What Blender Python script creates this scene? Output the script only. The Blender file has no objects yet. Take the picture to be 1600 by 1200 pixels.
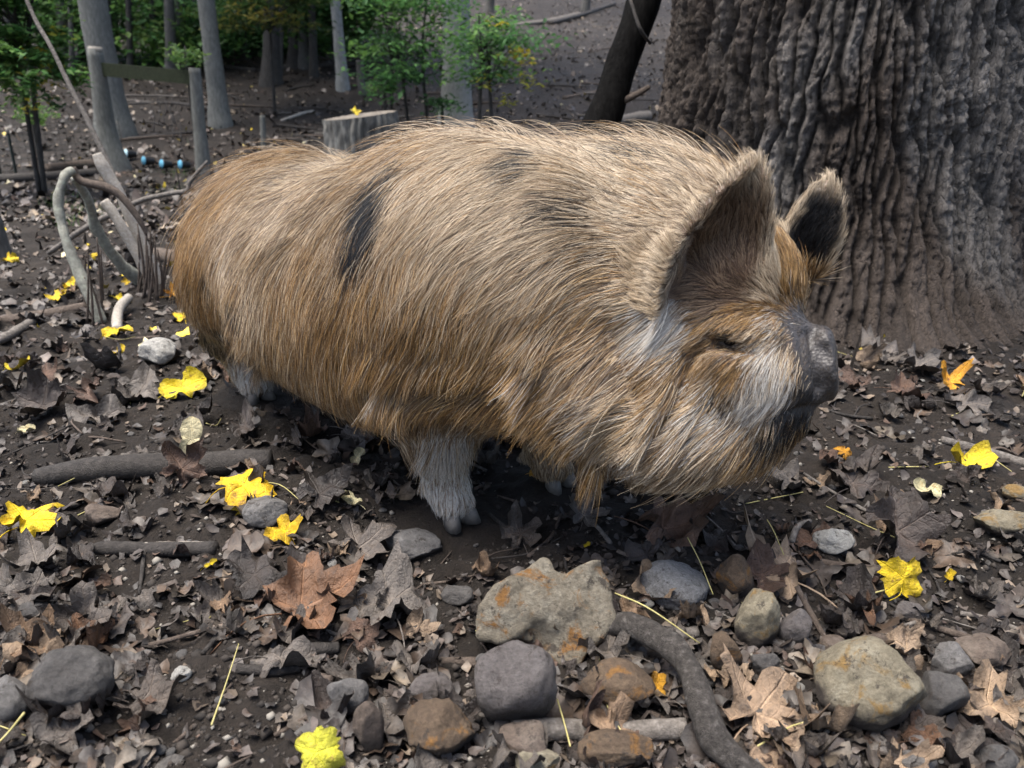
import bpy, math, random, time
import numpy as np
from mathutils import Vector, Matrix
from mathutils.bvhtree import BVHTree
import os

T0 = time.time()
RNG = np.random.default_rng(7)
random.seed(7)
scene = bpy.context.scene

# ------------------------------------------------------------------ camera
CAM_H, PITCH, FPX = 0.70, math.radians(21.5), 1208.0
cam_data = bpy.data.cameras.new('camera')
cam = bpy.data.objects.new('camera', cam_data)
scene.collection.objects.link(cam)
cam.location = (0, 0, CAM_H)
cam.rotation_euler = (math.pi / 2 - PITCH, 0, 0)
cam_data.sensor_width = 36.0
cam_data.lens = FPX / 1600.0 * 36.0
cam_data.clip_start, cam_data.clip_end = 0.02, 400.0
cam_data.dof.use_dof = True
cam_data.dof.focus_distance = 1.25
cam_data.dof.aperture_fstop = 6.0
scene.camera = cam

# ------------------------------------------------------------------ sky, sun, exposure
SUN_EL, SUN_AZ = math.radians(76), math.radians(-100)     # high, soft light through an open canopy
world = bpy.data.worlds.new('World'); scene.world = world
world.use_nodes = True
wn = world.node_tree
sky = wn.nodes.new('ShaderNodeTexSky')
sky.sky_type = 'NISHITA'; sky.sun_disc = False
sky.sun_elevation = SUN_EL; sky.sun_rotation = SUN_AZ
sky.air_density = 1.0; sky.dust_density = 4.0; sky.ozone_density = 1.0
bg = wn.nodes['Background']; bg.inputs['Strength'].default_value = 0.055
wn.links.new(sky.outputs['Color'], bg.inputs['Color'])
sun_d = bpy.data.lights.new('sun', 'SUN'); sun_d.energy = 1.5; sun_d.angle = math.radians(40)
sun_d.color = (1.0, 0.97, 0.92)
sun = bpy.data.objects.new('sun', sun_d); scene.collection.objects.link(sun)
sdir = Vector((math.sin(SUN_AZ) * math.cos(SUN_EL), math.cos(SUN_AZ) * math.cos(SUN_EL), math.sin(SUN_EL)))
sun.rotation_euler = sdir.to_track_quat('Z', 'Y').to_euler()
sun.location = (0, 0, 8)
scene.view_settings.view_transform = 'Standard'
scene.view_settings.look = 'None'
scene.view_settings.exposure = 2.38
scene.view_settings.gamma = 1.0
scene.render.engine = 'CYCLES'
scene.cycles.max_bounces = 6
scene.cycles.diffuse_bounces = 3
scene.cycles.glossy_bounces = 2
scene.cycles.transmission_bounces = 3
scene.cycles.transparent_max_bounces = 8
scene.cycles.use_denoising = True
scene.cycles.denoiser = 'OPENIMAGEDENOISE'
scene.cycles.sample_clamp_indirect = 4.0
scene.cycles_curves.shape = 'RIBBONS'
scene.cycles_curves.subdivisions = 2

# ------------------------------------------------------------------ helpers
CP, SP = math.cos(PITCH), math.sin(PITCH)
def ray(px, py):
    u, v = (px - 800) / FPX, (600 - py) / FPX
    return np.array([u, CP + v * SP, -SP + v * CP])
def at(px, py, Y):                                   # the point at forward distance Y seen along a pixel's direction
    d = ray(px, py)
    return np.array([0, 0, CAM_H]) + d * (Y / d[1])
def pxm(Y, z=0.2):                                   # metres per photograph pixel at forward distance Y
    return (Y * CP + (CAM_H - z) * SP) / FPX
def project(p):
    p = np.asarray(p, float); q = p - np.array([0, 0, CAM_H])
    dep = q[..., 1] * CP - q[..., 2] * SP
    up = q[..., 1] * SP + q[..., 2] * CP
    return np.stack([800 + q[..., 0] / dep * FPX, 600 - up / dep * FPX, dep], -1)

def link(o, parent=None):
    scene.collection.objects.link(o)
    if parent is not None:
        o.parent = parent
    return o
def tag(o, label=None, cat=None, group=None, kind=None):
    if label: o['label'] = label
    if cat: o['category'] = cat
    if group: o['group'] = group
    if kind: o['kind'] = kind
    return o
def mesh_data(name, verts, faces, mat=None, smooth=True):
    me = bpy.data.meshes.new(name)
    verts = np.asarray(verts, np.float32)
    if isinstance(faces, np.ndarray):
        n, k = faces.shape
        me.vertices.add(len(verts)); me.vertices.foreach_set('co', verts.ravel())
        me.loops.add(n * k); me.loops.foreach_set('vertex_index', faces.astype(np.int32).ravel())
        me.polygons.add(n)
        me.polygons.foreach_set('loop_start', np.arange(0, n * k, k, dtype=np.int32))
        me.polygons.foreach_set('loop_total', np.full(n, k, np.int32))
        me.update(calc_edges=True)
    else:
        me.from_pydata(verts.tolist(), [], faces)
        me.update()
    if smooth:
        me.polygons.foreach_set('use_smooth', np.ones(len(me.polygons), bool))
    if mat: me.materials.append(mat)
    return me
def mesh_obj(name, verts, faces, mat=None, parent=None, smooth=True):
    return link(bpy.data.objects.new(name, mesh_data(name, verts, faces, mat, smooth)), parent)
def empty(name, loc=(0, 0, 0)):
    o = bpy.data.objects.new(name, None); o.location = loc; o.empty_display_size = 0.05
    return link(o)
def vcol(me, cols, name='col'):
    a = me.color_attributes.new(name, 'FLOAT_COLOR', 'POINT')
    c = np.ones((len(me.vertices), 4), np.float32); c[:, :3] = cols
    a.data.foreach_set('color', c.ravel())

def hash3(i, j, k, seed):
    h = (i * 374761393 + j * 668265263 + k * 2147483647 + seed * 1274126177) & 0xFFFFFFFF
    h = ((h ^ (h >> 13)) * 1274126177) & 0xFFFFFFFF
    h = (h ^ (h >> 16)) & 0xFFFFFFFF
    return h.astype(np.float64) / 4294967295.0
def vnoise(p, seed=0):                               # smooth value noise in [-1, 1]
    p = np.asarray(p, float)
    if p.shape[-1] == 2: p = np.concatenate([p, np.zeros(p.shape[:-1] + (1,))], -1)
    f = np.floor(p); w = p - f; w = w * w * (3 - 2 * w); f = f.astype(np.int64)
    r = 0
    for a in (0, 1):
        for b in (0, 1):
            for c in (0, 1):
                wt = (w[..., 0] if a else 1 - w[..., 0]) * (w[..., 1] if b else 1 - w[..., 1]) * (w[..., 2] if c else 1 - w[..., 2])
                r = r + wt * hash3(f[..., 0] + a, f[..., 1] + b, f[..., 2] + c, seed)
    return r * 2 - 1
def fbm(p, oct=4, seed=0, gain=0.5):
    r, a = 0, 1.0; p = np.asarray(p, float)
    for o in range(oct):
        r = r + a * vnoise(p * 2 ** o, seed + o * 17); a *= gain
    return r
def worley(P, seed):
    f = np.floor(P).astype(np.int64); d1 = np.full(len(P), 9.0); d2 = np.full(len(P), 9.0); cid = np.zeros(len(P))
    for a in (-1, 0, 1):
        for b_ in (-1, 0, 1):
            c = f + [a, b_]; z = np.zeros(len(P), np.int64)
            j = np.stack([hash3(c[:, 0], c[:, 1], z, seed), hash3(c[:, 0], c[:, 1], z, seed + 1)], -1)
            d = np.linalg.norm(P - (c + j), axis=1); nearer = d < d1
            d2 = np.where(nearer, d1, np.minimum(d2, d)); cid = np.where(nearer, hash3(c[:, 0], c[:, 1], z, seed + 2), cid); d1 = np.where(nearer, d, d1)
    return d1, d2, cid
def sstep(a, b, x):
    t = np.clip((x - a) / (b - a), 0, 1); return t * t * (3 - 2 * t)

# ------------------------------------------------------------------ materials
def new_mat(name):
    m = bpy.data.materials.new(name); m.use_nodes = True
    return m, m.node_tree, m.node_tree.nodes['Principled BSDF']
def node(nt, typ, **kw):
    n = nt.nodes.new(typ)
    for k, v in kw.items():
        if k in n.inputs: n.inputs[k].default_value = v
        else: setattr(n, k, v)
    return n
def ramp(nt, fac, stops):
    r = nt.nodes.new('ShaderNodeValToRGB'); e = r.color_ramp.elements
    while len(e) < len(stops): e.new(0.5)
    for q, (p, c) in zip(e, stops):
        q.position = p; q.color = (*c, 1) if len(c) == 3 else c
    nt.links.new(fac, r.inputs['Fac']); return r
def mixc(nt, fac, a, b, mode='MIX'):
    m = nt.nodes.new('ShaderNodeMix'); m.data_type = 'RGBA'; m.blend_type = mode
    for s, v in ((m.inputs[0], fac), (m.inputs[6], a), (m.inputs[7], b)):
        if hasattr(v, 'default_value') or hasattr(v, 'is_linked'): nt.links.new(v, s)
        elif isinstance(v, (int, float)): s.default_value = v
        else: s.default_value = (*v, 1)
    return m.outputs[2]
def bump(nt, bsdf, height, strength=0.5, dist=0.01):
    b = node(nt, 'ShaderNodeBump', Strength=strength, Distance=dist)
    nt.links.new(height, b.inputs['Height']); nt.links.new(b.outputs['Normal'], bsdf.inputs['Normal'])
    return b
def noise_tex(nt, vec, scale, detail=6, rough=0.6, dist=0.0):
    n = node(nt, 'ShaderNodeTexNoise', Scale=scale, Detail=detail, Roughness=rough, Distortion=dist)
    if vec is not None: nt.links.new(vec, n.inputs['Vector'])
    return n.outputs['Fac']
def simple_mat(name, c0, c1, scale=20, rough=0.85, bump_s=0.4, bump_d=0.004, c2=None, coord='Object', spec=0.3, stretch=None):
    m, nt, b = new_mat(name)
    tc = nt.nodes.new('ShaderNodeTexCoord'); vec = tc.outputs[coord]
    if stretch:
        mp = node(nt, 'ShaderNodeMapping', Scale=stretch); nt.links.new(vec, mp.inputs['Vector']); vec = mp.outputs[0]
    oi = nt.nodes.new('ShaderNodeObjectInfo')
    ad = node(nt, 'ShaderNodeVectorMath', operation='ADD'); nt.links.new(vec, ad.inputs[0])
    sc_ = node(nt, 'ShaderNodeVectorMath', operation='SCALE'); sc_.inputs[0].default_value = (37, 17, 11)
    nt.links.new(oi.outputs['Random'], sc_.inputs['Scale']); nt.links.new(sc_.outputs[0], ad.inputs[1])
    n = noise_tex(nt, ad.outputs[0], scale, 7, 0.65)
    stops = [(0.3, c0), (0.7, c1)] if c2 is None else [(0.28, c0), (0.55, c1), (0.74, c2)]
    r = ramp(nt, n, stops)
    nt.links.new(r.outputs[0], b.inputs['Base Color'])
    b.inputs['Roughness'].default_value = rough; b.inputs['Specular IOR Level'].default_value = spec
    n2 = noise_tex(nt, ad.outputs[0], scale * 3, 8, 0.7)
    bump(nt, b, n2, bump_s, bump_d)
    return m

# ------------------------------------------------------------------ terrain height
def terrain(x, y):
    x = np.asarray(x, float); y = np.asarray(y, float)
    d = np.maximum(y - 5.5, 0)
    base = 0.155 * (np.sqrt(d * d + 1.2) - math.sqrt(1.2))
    base = base + 0.02 * np.maximum(np.abs(x) - 3.0, 0) * sstep(3, 9, y) * 0.5
    p = np.stack([x, y], -1)
    near = 1 - sstep(3, 9, y)
    big = 0.024 * fbm(p * 1.7, 3, 3) + 0.10 * fbm(p * 0.25, 2, 9) * sstep(3, 9, y)
    fine = (0.013 * fbm(p * 9, 3, 21) + 0.0095 * fbm(p * 30, 3, 33)) * (0.35 + 0.65 * near)
    return base + big + fine
def ground_pt(px, py):                               # where a pixel's direction meets the terrain
    d = ray(px, py); o = np.array([0, 0, CAM_H])
    if py > 270:
        t = CAM_H / -d[2]
        for _ in range(8):
            q = o + d * t; t = t * 0.3 + 0.7 * (CAM_H - float(terrain(q[0], q[1]))) / -d[2]
        return o + d * t
    t = np.linspace(1.5, 60, 700); q = o + d * t[:, None]
    below = q[:, 2] < terrain(q[:, 0], q[:, 1])
    i = int(np.argmax(below)) if below.any() else len(t) - 1
    lo, hi = t[max(i - 1, 0)], t[i]
    for _ in range(8):
        m_ = (lo + hi) / 2; q = o + d * m_
        if q[2] < terrain(q[0], q[1]): hi = m_
        else: lo = m_
    return o + d * hi

# ------------------------------------------------------------------ shape builders
def spline(pts, n):
    P = np.asarray(pts, float)
    if len(P) == 2: return P[0] + (P[1] - P[0]) * np.linspace(0, 1, n)[:, None]
    Q = np.vstack([2 * P[0] - P[1], P, 2 * P[-1] - P[-2]])
    out = []; m = len(P) - 1
    for s in np.linspace(0, m, n):
        i = min(int(s), m - 1); t = s - i
        a, b, c, d = Q[i:i + 4]
        out.append(0.5 * (2 * b + (c - a) * t + (2 * a - 5 * b + 4 * c - d) * t * t + (3 * b - a - 3 * c + d) * t ** 3))
    return np.array(out)
def tube_geo(pts, radii, n=24, seg=8, rough=0.08, seed=0, cap=True):
    C = spline(pts, n)
    R = np.interp(np.linspace(0, 1, n), np.linspace(0, 1, len(radii)), radii) if np.ndim(radii) else np.full(n, radii)
    T = np.gradient(C, axis=0); T /= np.linalg.norm(T, axis=1)[:, None] + 1e-9
    ref = np.array([0, 0, 1.0]) if abs(T[0, 2]) < 0.9 else np.array([1.0, 0, 0])
    U = np.cross(T, ref); U /= np.linalg.norm(U, axis=1)[:, None] + 1e-9
    V = np.cross(T, U); a = np.arange(seg) / seg * 2 * np.pi
    off = U[:, None] * np.cos(a)[None, :, None] + V[:, None] * np.sin(a)[None, :, None]
    if rough:
        nz = fbm((C[:, None] + off * R[:, None, None]) / (np.mean(R) * 2.5) + seed * 3.1, 3, seed)
        off = off * (1 + rough * nz)[..., None]
    P = (C[:, None] + off * R[:, None, None]).reshape(-1, 3)
    F = [(i * seg + j, i * seg + (j + 1) % seg, (i + 1) * seg + (j + 1) % seg, (i + 1) * seg + j) for i in range(n - 1) for j in range(seg)]
    if cap:
        F += [tuple(range(seg))[::-1], tuple(range((n - 1) * seg, n * seg))]
    return P, F
def tube(name, pts, radii, mat, parent=None, **kw):
    P, F = tube_geo(pts, radii, **kw)
    o = P.mean(0) if parent is None else np.zeros(3)
    ob = mesh_obj(name, P - o, F, mat, parent); ob.location = o
    return ob
def rock_geo(w, d, h, seed, ang=0.5, sub_=3):
    import bmesh
    bm = bmesh.new(); bmesh.ops.create_icosphere(bm, subdivisions=sub_ + 1, radius=1.0)
    V = np.array([v.co[:] for v in bm.verts]); F = [[v.index for v in f.verts] for f in bm.faces]; bm.free()
    rg = np.random.default_rng(seed)
    r = np.ones(len(V))
    for _ in range(int(5 + ang * 9)):                 # planar facets knocked off a round stone
        n = rg.normal(size=3); n /= np.linalg.norm(n)
        cut = rg.uniform(0.60, 0.92) if ang > 0.15 else rg.uniform(0.82, 0.97)
        dt = V @ n; lim = np.where(dt > 1e-3, cut / np.maximum(dt, 1e-3), 9)
        k = 0.03 + 0.09 * (1 - ang); hh = np.clip(0.5 + 0.5 * (lim - r) / k, 0, 1)
        r = lim * (1 - hh) + r * hh - k * hh * (1 - hh)
    r *= 1 + 0.07 * fbm(V * 1.6 + seed, 3, seed) + (0.008 + 0.022 * ang) * fbm(V * 6 + seed, 4, seed + 5, .6)
    V = V * r[:, None]; V /= np.abs(V).max(0)
    return V * np.array([w / 2, d / 2, h / 2]), np.array(F)
def rotz(V, a):
    c, s_ = math.cos(a), math.sin(a); return V @ np.array([[c, s_, 0], [-s_, c, 0], [0, 0, 1]])
def rot_euler(rx, ry, rz):
    return np.array(Matrix.Rotation(rz, 3, 'Z') @ Matrix.Rotation(ry, 3, 'Y') @ Matrix.Rotation(rx, 3, 'X'))
# ------------------------------------------------------------------ the pig: one continuous body grown from blended volumes
HD = np.array([0.677, -0.736]); LF = np.array([0.736, 0.677])
ORG = np.array([-0.268, 1.500])
def B(f, s, z):                                       # pig frame: forward, to its left, up
    q = ORG + HD * f + LF * s
    return np.array([q[0], q[1], z])
def frame(a, up=(0, 0, 1)):
    a = np.asarray(a, float); a = a / np.linalg.norm(a)
    b = np.cross(up, a); b /= np.linalg.norm(b)
    return np.stack([a, b, np.cross(a, b)])
FB = frame((HD[0], HD[1], 0))
VOX = 0.0065
LO, HI = np.array([-1.05, 0.72, -0.03]), np.array([0.62, 2.25, 0.74])
NN = np.ceil((HI - LO) / VOX).astype(int)
AX = [LO[i] + VOX * np.arange(NN[i]) for i in range(3)]
SD = np.full(NN, 1.0, np.float32)
def block(c, r, m=0.12):
    a = np.clip(((np.asarray(c) - r - m - LO) / VOX).astype(int), 0, NN - 1)
    b = np.clip(((np.asarray(c) + r + m - LO) / VOX).astype(int) + 2, 0, NN)
    sl = tuple(slice(a[i], b[i]) for i in range(3))
    X, Y, Z = np.meshgrid(AX[0][sl[0]], AX[1][sl[1]], AX[2][sl[2]], indexing='ij')
    return sl, np.stack([X, Y, Z], -1).astype(np.float32)
def blend(sl, d, k, sub=False):
    a = SD[sl]; d = d.astype(np.float32)
    if sub:
        d = -d; h = np.clip(0.5 - 0.5 * (a - d) / k, 0, 1); SD[sl] = a * (1 - h) + d * h + k * h * (1 - h)
    else:
        h = np.clip(0.5 + 0.5 * (d - a) / k, 0, 1); SD[sl] = d * (1 - h) + a * h - k * h * (1 - h)
def ell(c, r, k=0.06, F=FB, sub=False):
    r = np.asarray(r, float)
    sl, P = block(c, r.max())
    q = (P - np.asarray(c, np.float32)) @ np.asarray(F, np.float32).T
    k0 = np.linalg.norm(q / r, axis=-1); k1 = np.linalg.norm(q / (r * r), axis=-1) + 1e-6
    blend(sl, k0 * (k0 - 1) / k1, k, sub)
def cone(p0, p1, r0, r1, k=0.03, sub=False):
    p0, p1 = np.asarray(p0, float), np.asarray(p1, float)
    c = (p0 + p1) / 2; sl, P = block(c, np.abs(p1 - p0).max() / 2 + max(r0, r1))
    ab = p1 - p0; t = np.clip(((P - p0) @ ab) / (ab @ ab), 0, 1)
    blend(sl, np.linalg.norm(P - (p0 + t[..., None] * ab), axis=-1) - (r0 + (r1 - r0) * t), k, sub)
def ear(base, tip, side, w, cup, th=0.010, k=0.02):
    base, tip = np.asarray(base, float), np.asarray(tip, float)
    a = tip - base; Lh = np.linalg.norm(a); a /= Lh
    b = np.asarray(side, float); b = b - a * (a @ b); b /= np.linalg.norm(b)
    n = np.cross(a, b)
    c = (base + tip) / 2; sl, P = block(c, Lh / 2 + w, 0.06)
    q = P - base; ta = (q @ a) / Lh; tb = q @ b; tn = q @ n
    t = np.clip(ta, 0, 1)
    prof = w * np.clip(np.sin(np.pi * (0.20 + 0.80 * t ** 0.92)), 0, 1) ** 0.72 * (1 - 0.10 * t)
    u = tb / (prof + 1e-3)
    mid = -cup * np.minimum(u * u, 1.6) * (1 - 0.45 * t) + cup * 0.5 + 0.018 * t * t
    thick = th * (1.25 - 0.55 * t)
    d1 = np.abs(tn - mid) * 0.8 - thick
    d2 = np.abs(tb) - prof
    d3 = np.maximum(ta - 1, -ta - 0.04) * Lh
    kk = 0.008
    d = np.maximum(d1, np.maximum(d2, d3))
    blend(sl, d, k)
    return a, b, n, base, Lh, w, cup
# torso
ell(B(-0.32, 0.00, 0.352), (0.245, 0.222, 0.205), 0.05)
ell(B(-0.32, -0.11, 0.295), (0.20, 0.13, 0.155), 0.06)          # near ham
ell(B(-0.33, 0.11, 0.27), (0.20, 0.13, 0.18), 0.06)
ell(B(-0.03, 0.00, 0.325), (0.36, 0.265, 0.215), 0.09)
ell(B(0.26, 0.00, 0.375), (0.27, 0.245, 0.250), 0.10)
ell(B(0.25, -0.11, 0.30), (0.17, 0.13, 0.15), 0.08)            # near shoulder
ell(B(0.25, 0.11, 0.30), (0.17, 0.13, 0.15), 0.08)
ell(B(0.45, 0.02, 0.39), (0.20, 0.20, 0.205), 0.10)
ell(B(0.04, -0.04, 0.245), (0.30, 0.19, 0.140), 0.08)          # sagging belly
ell(at(965, 332, 1.27), (0.15, 0.13, 0.115), 0.06)             # nape
ell(at(1050, 360, 1.17), (0.12, 0.12, 0.110), 0.06)
# legs
def leg(top, knee, ankle, foot, r):
    cone(top, knee, r[0], r[1], 0.05); cone(knee, ankle, r[1], r[2], 0.03); cone(ankle, foot, r[2], r[3], 0.02)
FNF, FFF = B(0.350, -0.112, 0.0), B(0.375, 0.105, 0.0)
FNH, FFH = B(-0.395, -0.115, 0.0), B(-0.30, 0.12, 0.0)
leg(B(0.335, -0.115, 0.25), B(0.345, -0.118, 0.15), FNF + [0, 0, 0.065], FNF + [0.008, -0.012, 0.04], (0.088, 0.054, 0.034, 0.035))
leg(B(0.33, 0.12, 0.24), B(0.355, 0.11, 0.15), FFF + [0, 0, 0.065], FFF + [0.008, -0.012, 0.035], (0.085, 0.055, 0.036, 0.036))
leg(B(-0.37, -0.12, 0.26), B(-0.43, -0.12, 0.16), FNH + [-0.01, 0.01, 0.075], FNH + [0.012, -0.010, 0.035], (0.115, 0.072, 0.042, 0.040))
leg(B(-0.34, 0.12, 0.26), B(-0.36, 0.12, 0.16), FFH + [-0.01, 0.01, 0.075], FFH + [0.012, -0.010, 0.035], (0.10, 0.060, 0.036, 0.038))
HOOF = []
for c in (FNF, FFF, FNH, FFH):
    for s in (-1, 1):
        fd = B(0.045, 0.020 * s, 0) - B(0, 0, 0)
        cone(c + [0, 0, 0.045], c + fd * 0.75 + [0, 0, 0.028], 0.022, 0.017, 0.012)
        HOOF.append((c, fd, s))
        dw = B(-0.030, 0.026 * s, 0) - B(0, 0, 0)
        cone(c + [0, 0, 0.07], c + dw + [0, 0, 0.045], 0.018, 0.010, 0.012)
# head: forward mostly along the picture, a little towards the viewer
FH = frame((0.93, -0.36, -0.02))
ell(at(1085, 470, 1.08), (0.135, 0.135, 0.135), 0.08, FH)       # skull
ell(at(1158, 465, 1.06), (0.075, 0.090, 0.080), 0.05, FH)       # forehead
ell(at(985, 590, 1.07), (0.15, 0.14, 0.125), 0.07, FH)           # neck side
ell(at(1040, 640, 1.01), (0.13, 0.115, 0.095), 0.05, FH)        # cheek
ell(at(1080, 655, 0.985), (0.118, 0.095, 0.066), 0.035, FH)     # jowl
ell(at(1150, 655, 0.985), (0.075, 0.075, 0.042), 0.035, FH)
ell(at(1165, 575, 0.965), (0.085, 0.080, 0.075), 0.035, FH)
cone(at(1180, 585, 0.97), at(1258, 585, 0.957), 0.070, 0.040, 0.03)
cone(at(1185, 655, 0.97), at(1232, 655, 0.955), 0.040, 0.028, 0.02)
FD = frame((0.93, -0.22, 0.20))
ell(at(1294, 568, 0.955), (0.0115, 0.049, 0.050), 0.006, FD)      # snout disc
ell(at(1289, 527, 0.955), (0.0085, 0.030, 0.013), 0.006, FD)      # upper rim
for s in (-1, 1):
    cc = at(1292, 575, 0.955) + FD[0] * 0.016 + FD[1] * 0.017 * s
    ell(cc, (0.016, 0.009, 0.012), 0.006, FD, True)              # nostrils
cone(at(1222, 525, 0.985), at(1262, 545, 0.962), 0.036, 0.024, 0.02)   # bridge
cone(at(1165, 640, 0.90), at(1300, 632, 0.90), 0.003, 0.004, 0.012, True)
ell(at(1142, 533, 0.925), (0.026, 0.014, 0.008), 0.014, FH, True)   # eye hollow
ell(at(1150, 505, 0.945), (0.055, 0.032, 0.016), 0.02, FH)       # brow
cone(at(928, 660, 0.975), at(928, 735, 0.955), 0.026, 0.017, 0.02) # wattle
cone(at(1005, 700, 1.0), at(1000, 742, 1.0), 0.03, 0.018, 0.03)
# ears
EN = ear(at(1066, 488, 0.985), at(1204, 258, 0.955), np.array([0.80, 0.10, 0.35]), 0.074, 0.036)
EF = ear(at(1240, 425, 1.12), at(1305, 284, 1.10), np.array([0.80, -0.10, 0.35]), 0.046, 0.010)
ell(at(1040, 495, 1.01), (0.045, 0.05, 0.05), 0.03, FH)         # ear root

def surface_nets(S, LO=LO, VOX=VOX):
    neg = S < 0
    nx, ny, nz = S.shape
    cnt = np.zeros((nx - 1, ny - 1, nz - 1), np.int8)
    for a in (0, 1):
        for b in (0, 1):
            for c in (0, 1):
                cnt += neg[a:nx - 1 + a, b:ny - 1 + b, c:nz - 1 + c]
    act = (cnt > 0) & (cnt < 8)
    idx = -np.ones(act.shape, np.int64); cells = np.argwhere(act); idx[act] = np.arange(len(cells))
    acc = np.zeros((len(cells), 3)); num = np.zeros(len(cells))
    cor = [(a, b, c) for a in (0, 1) for b in (0, 1) for c in (0, 1)]
    for i in range(8):
        for j in range(i + 1, 8):
            ca, cb = np.array(cor[i]), np.array(cor[j])
            if np.abs(ca - cb).sum() != 1: continue
            va = S[tuple((cells + ca).T)]; vb = S[tuple((cells + cb).T)]
            m = (va < 0) != (vb < 0)
            t = np.where(m, va / (va - vb + 1e-12), 0)
            acc += np.where(m[:, None], ca + (cb - ca) * t[:, None], 0); num += m
    verts = LO + VOX * (cells + acc / np.maximum(num, 1)[:, None])
    quads = []
    for ax in range(3):
        s0 = [slice(None)] * 3; s1 = [slice(None)] * 3
        s0[ax] = slice(0, -1); s1[ax] = slice(1, None)
        A, Bn = neg[tuple(s0)], neg[tuple(s1)]
        e = np.argwhere(A != Bn)
        o1, o2 = (ax + 1) % 3, (ax + 2) % 3
        ok = (e[:, o1] > 0) & (e[:, o2] > 0) & (e[:, o1] < S.shape[o1] - 1) & (e[:, o2] < S.shape[o2] - 1)
        e = e[ok]
        u = np.zeros(3, int); u[o1] = 1; w = np.zeros(3, int); w[o2] = 1
        q = np.stack([idx[tuple((e - u - w).T)], idx[tuple((e - w).T)], idx[tuple(e.T)], idx[tuple((e - u).T)]], 1)
        flip = ~A[tuple(e.T)]
        q[flip] = q[flip][:, ::-1]
        quads.append(q)
    return verts, np.concatenate(quads)
PV, PQ = surface_nets(SD)
def lap(V, Q, it, lam=0.5):
    E = np.concatenate([Q[:, [0, 1]], Q[:, [1, 2]], Q[:, [2, 3]], Q[:, [3, 0]]])
    n = len(V); deg = np.bincount(E.ravel(), minlength=n)[:, None]
    for _ in range(it):
        s = np.zeros_like(V)
        for c in range(3):
            s[:, c] = np.bincount(E[:, 0], V[E[:, 1], c], n) + np.bincount(E[:, 1], V[E[:, 0], c], n)
        V = V + lam * (s / np.maximum(deg, 1) - V)
    return V
PV = lap(PV, PQ, 3)

def crease(V, Q, line, depth, wid):                     # press a fold into the skin along a line of pixels
    T_ = BVHTree.FromPolygons(V.tolist(), Q.tolist()); pts = []
    for (x0, y0), (x1, y1) in zip(line, line[1:]):
        for t in np.linspace(0, 1, 12, endpoint=False):
            r = T_.ray_cast(Vector((0, 0, CAM_H)), Vector(ray(x0 + (x1 - x0) * t, y0 + (y1 - y0) * t)).normalized())
            if r[0] is not None: pts.append((np.array(r[0]), np.array(r[1])))
    if not pts: return V
    P_ = np.array([p for p, n in pts]); N_ = np.array([n if n @ (p - [0, 0, CAM_H]) < 0 else -n for p, n in pts])
    near = np.where(np.linalg.norm(V - P_.mean(0), axis=1) < 0.35)[0]
    D = np.linalg.norm(V[near][:, None] - P_[None], axis=2); j = D.argmin(1); d = D.min(1)
    g = np.exp(-(d / wid) ** 2) - 0.55 * np.exp(-((d - 2.2 * wid) / (1.2 * wid)) ** 2)
    V = V.copy(); V[near] -= N_[j] * (depth * g)[:, None]
    return V
for L_, dp, wd in (([(1082, 555), (1062, 620), (1030, 680)], 0.012, 0.010), ([(845, 560), (868, 610), (900, 660)], 0.014, 0.014),
                   ([(590, 590), (640, 612), (690, 606), (760, 596), (812, 600)], 0.014, 0.014), ([(960, 520), (985, 580), (1000, 620)], 0.008, 0.018),
                   ([(372, 470), (400, 530), (405, 560)], 0.014, 0.014), ([(1090, 545), (1130, 538), (1180, 545)], 0.005, 0.008), ([(1266, 524), (1271, 560), (1278, 608)], 0.007, 0.0065), ([(1252, 522), (1258, 560), (1262, 600)], 0.003, 0.005), ([(1288, 545), (1296, 560)], 0.004, 0.006), ([(1278, 632), (1240, 640), (1200, 648)], 0.005, 0.006)):
    PV = crease(PV, PQ, L_, dp, wd)
# ------------------------------------------------------------------ skin and coat
PB = BVHTree.FromPolygons(PV.tolist(), PQ.tolist())
def hit(px, py):
    r = PB.ray_cast(Vector((0, 0, CAM_H)), Vector(ray(px, py)).normalized())
    return (np.array(r[0]), np.array(r[1])) if r[0] is not None else (None, None)
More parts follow.
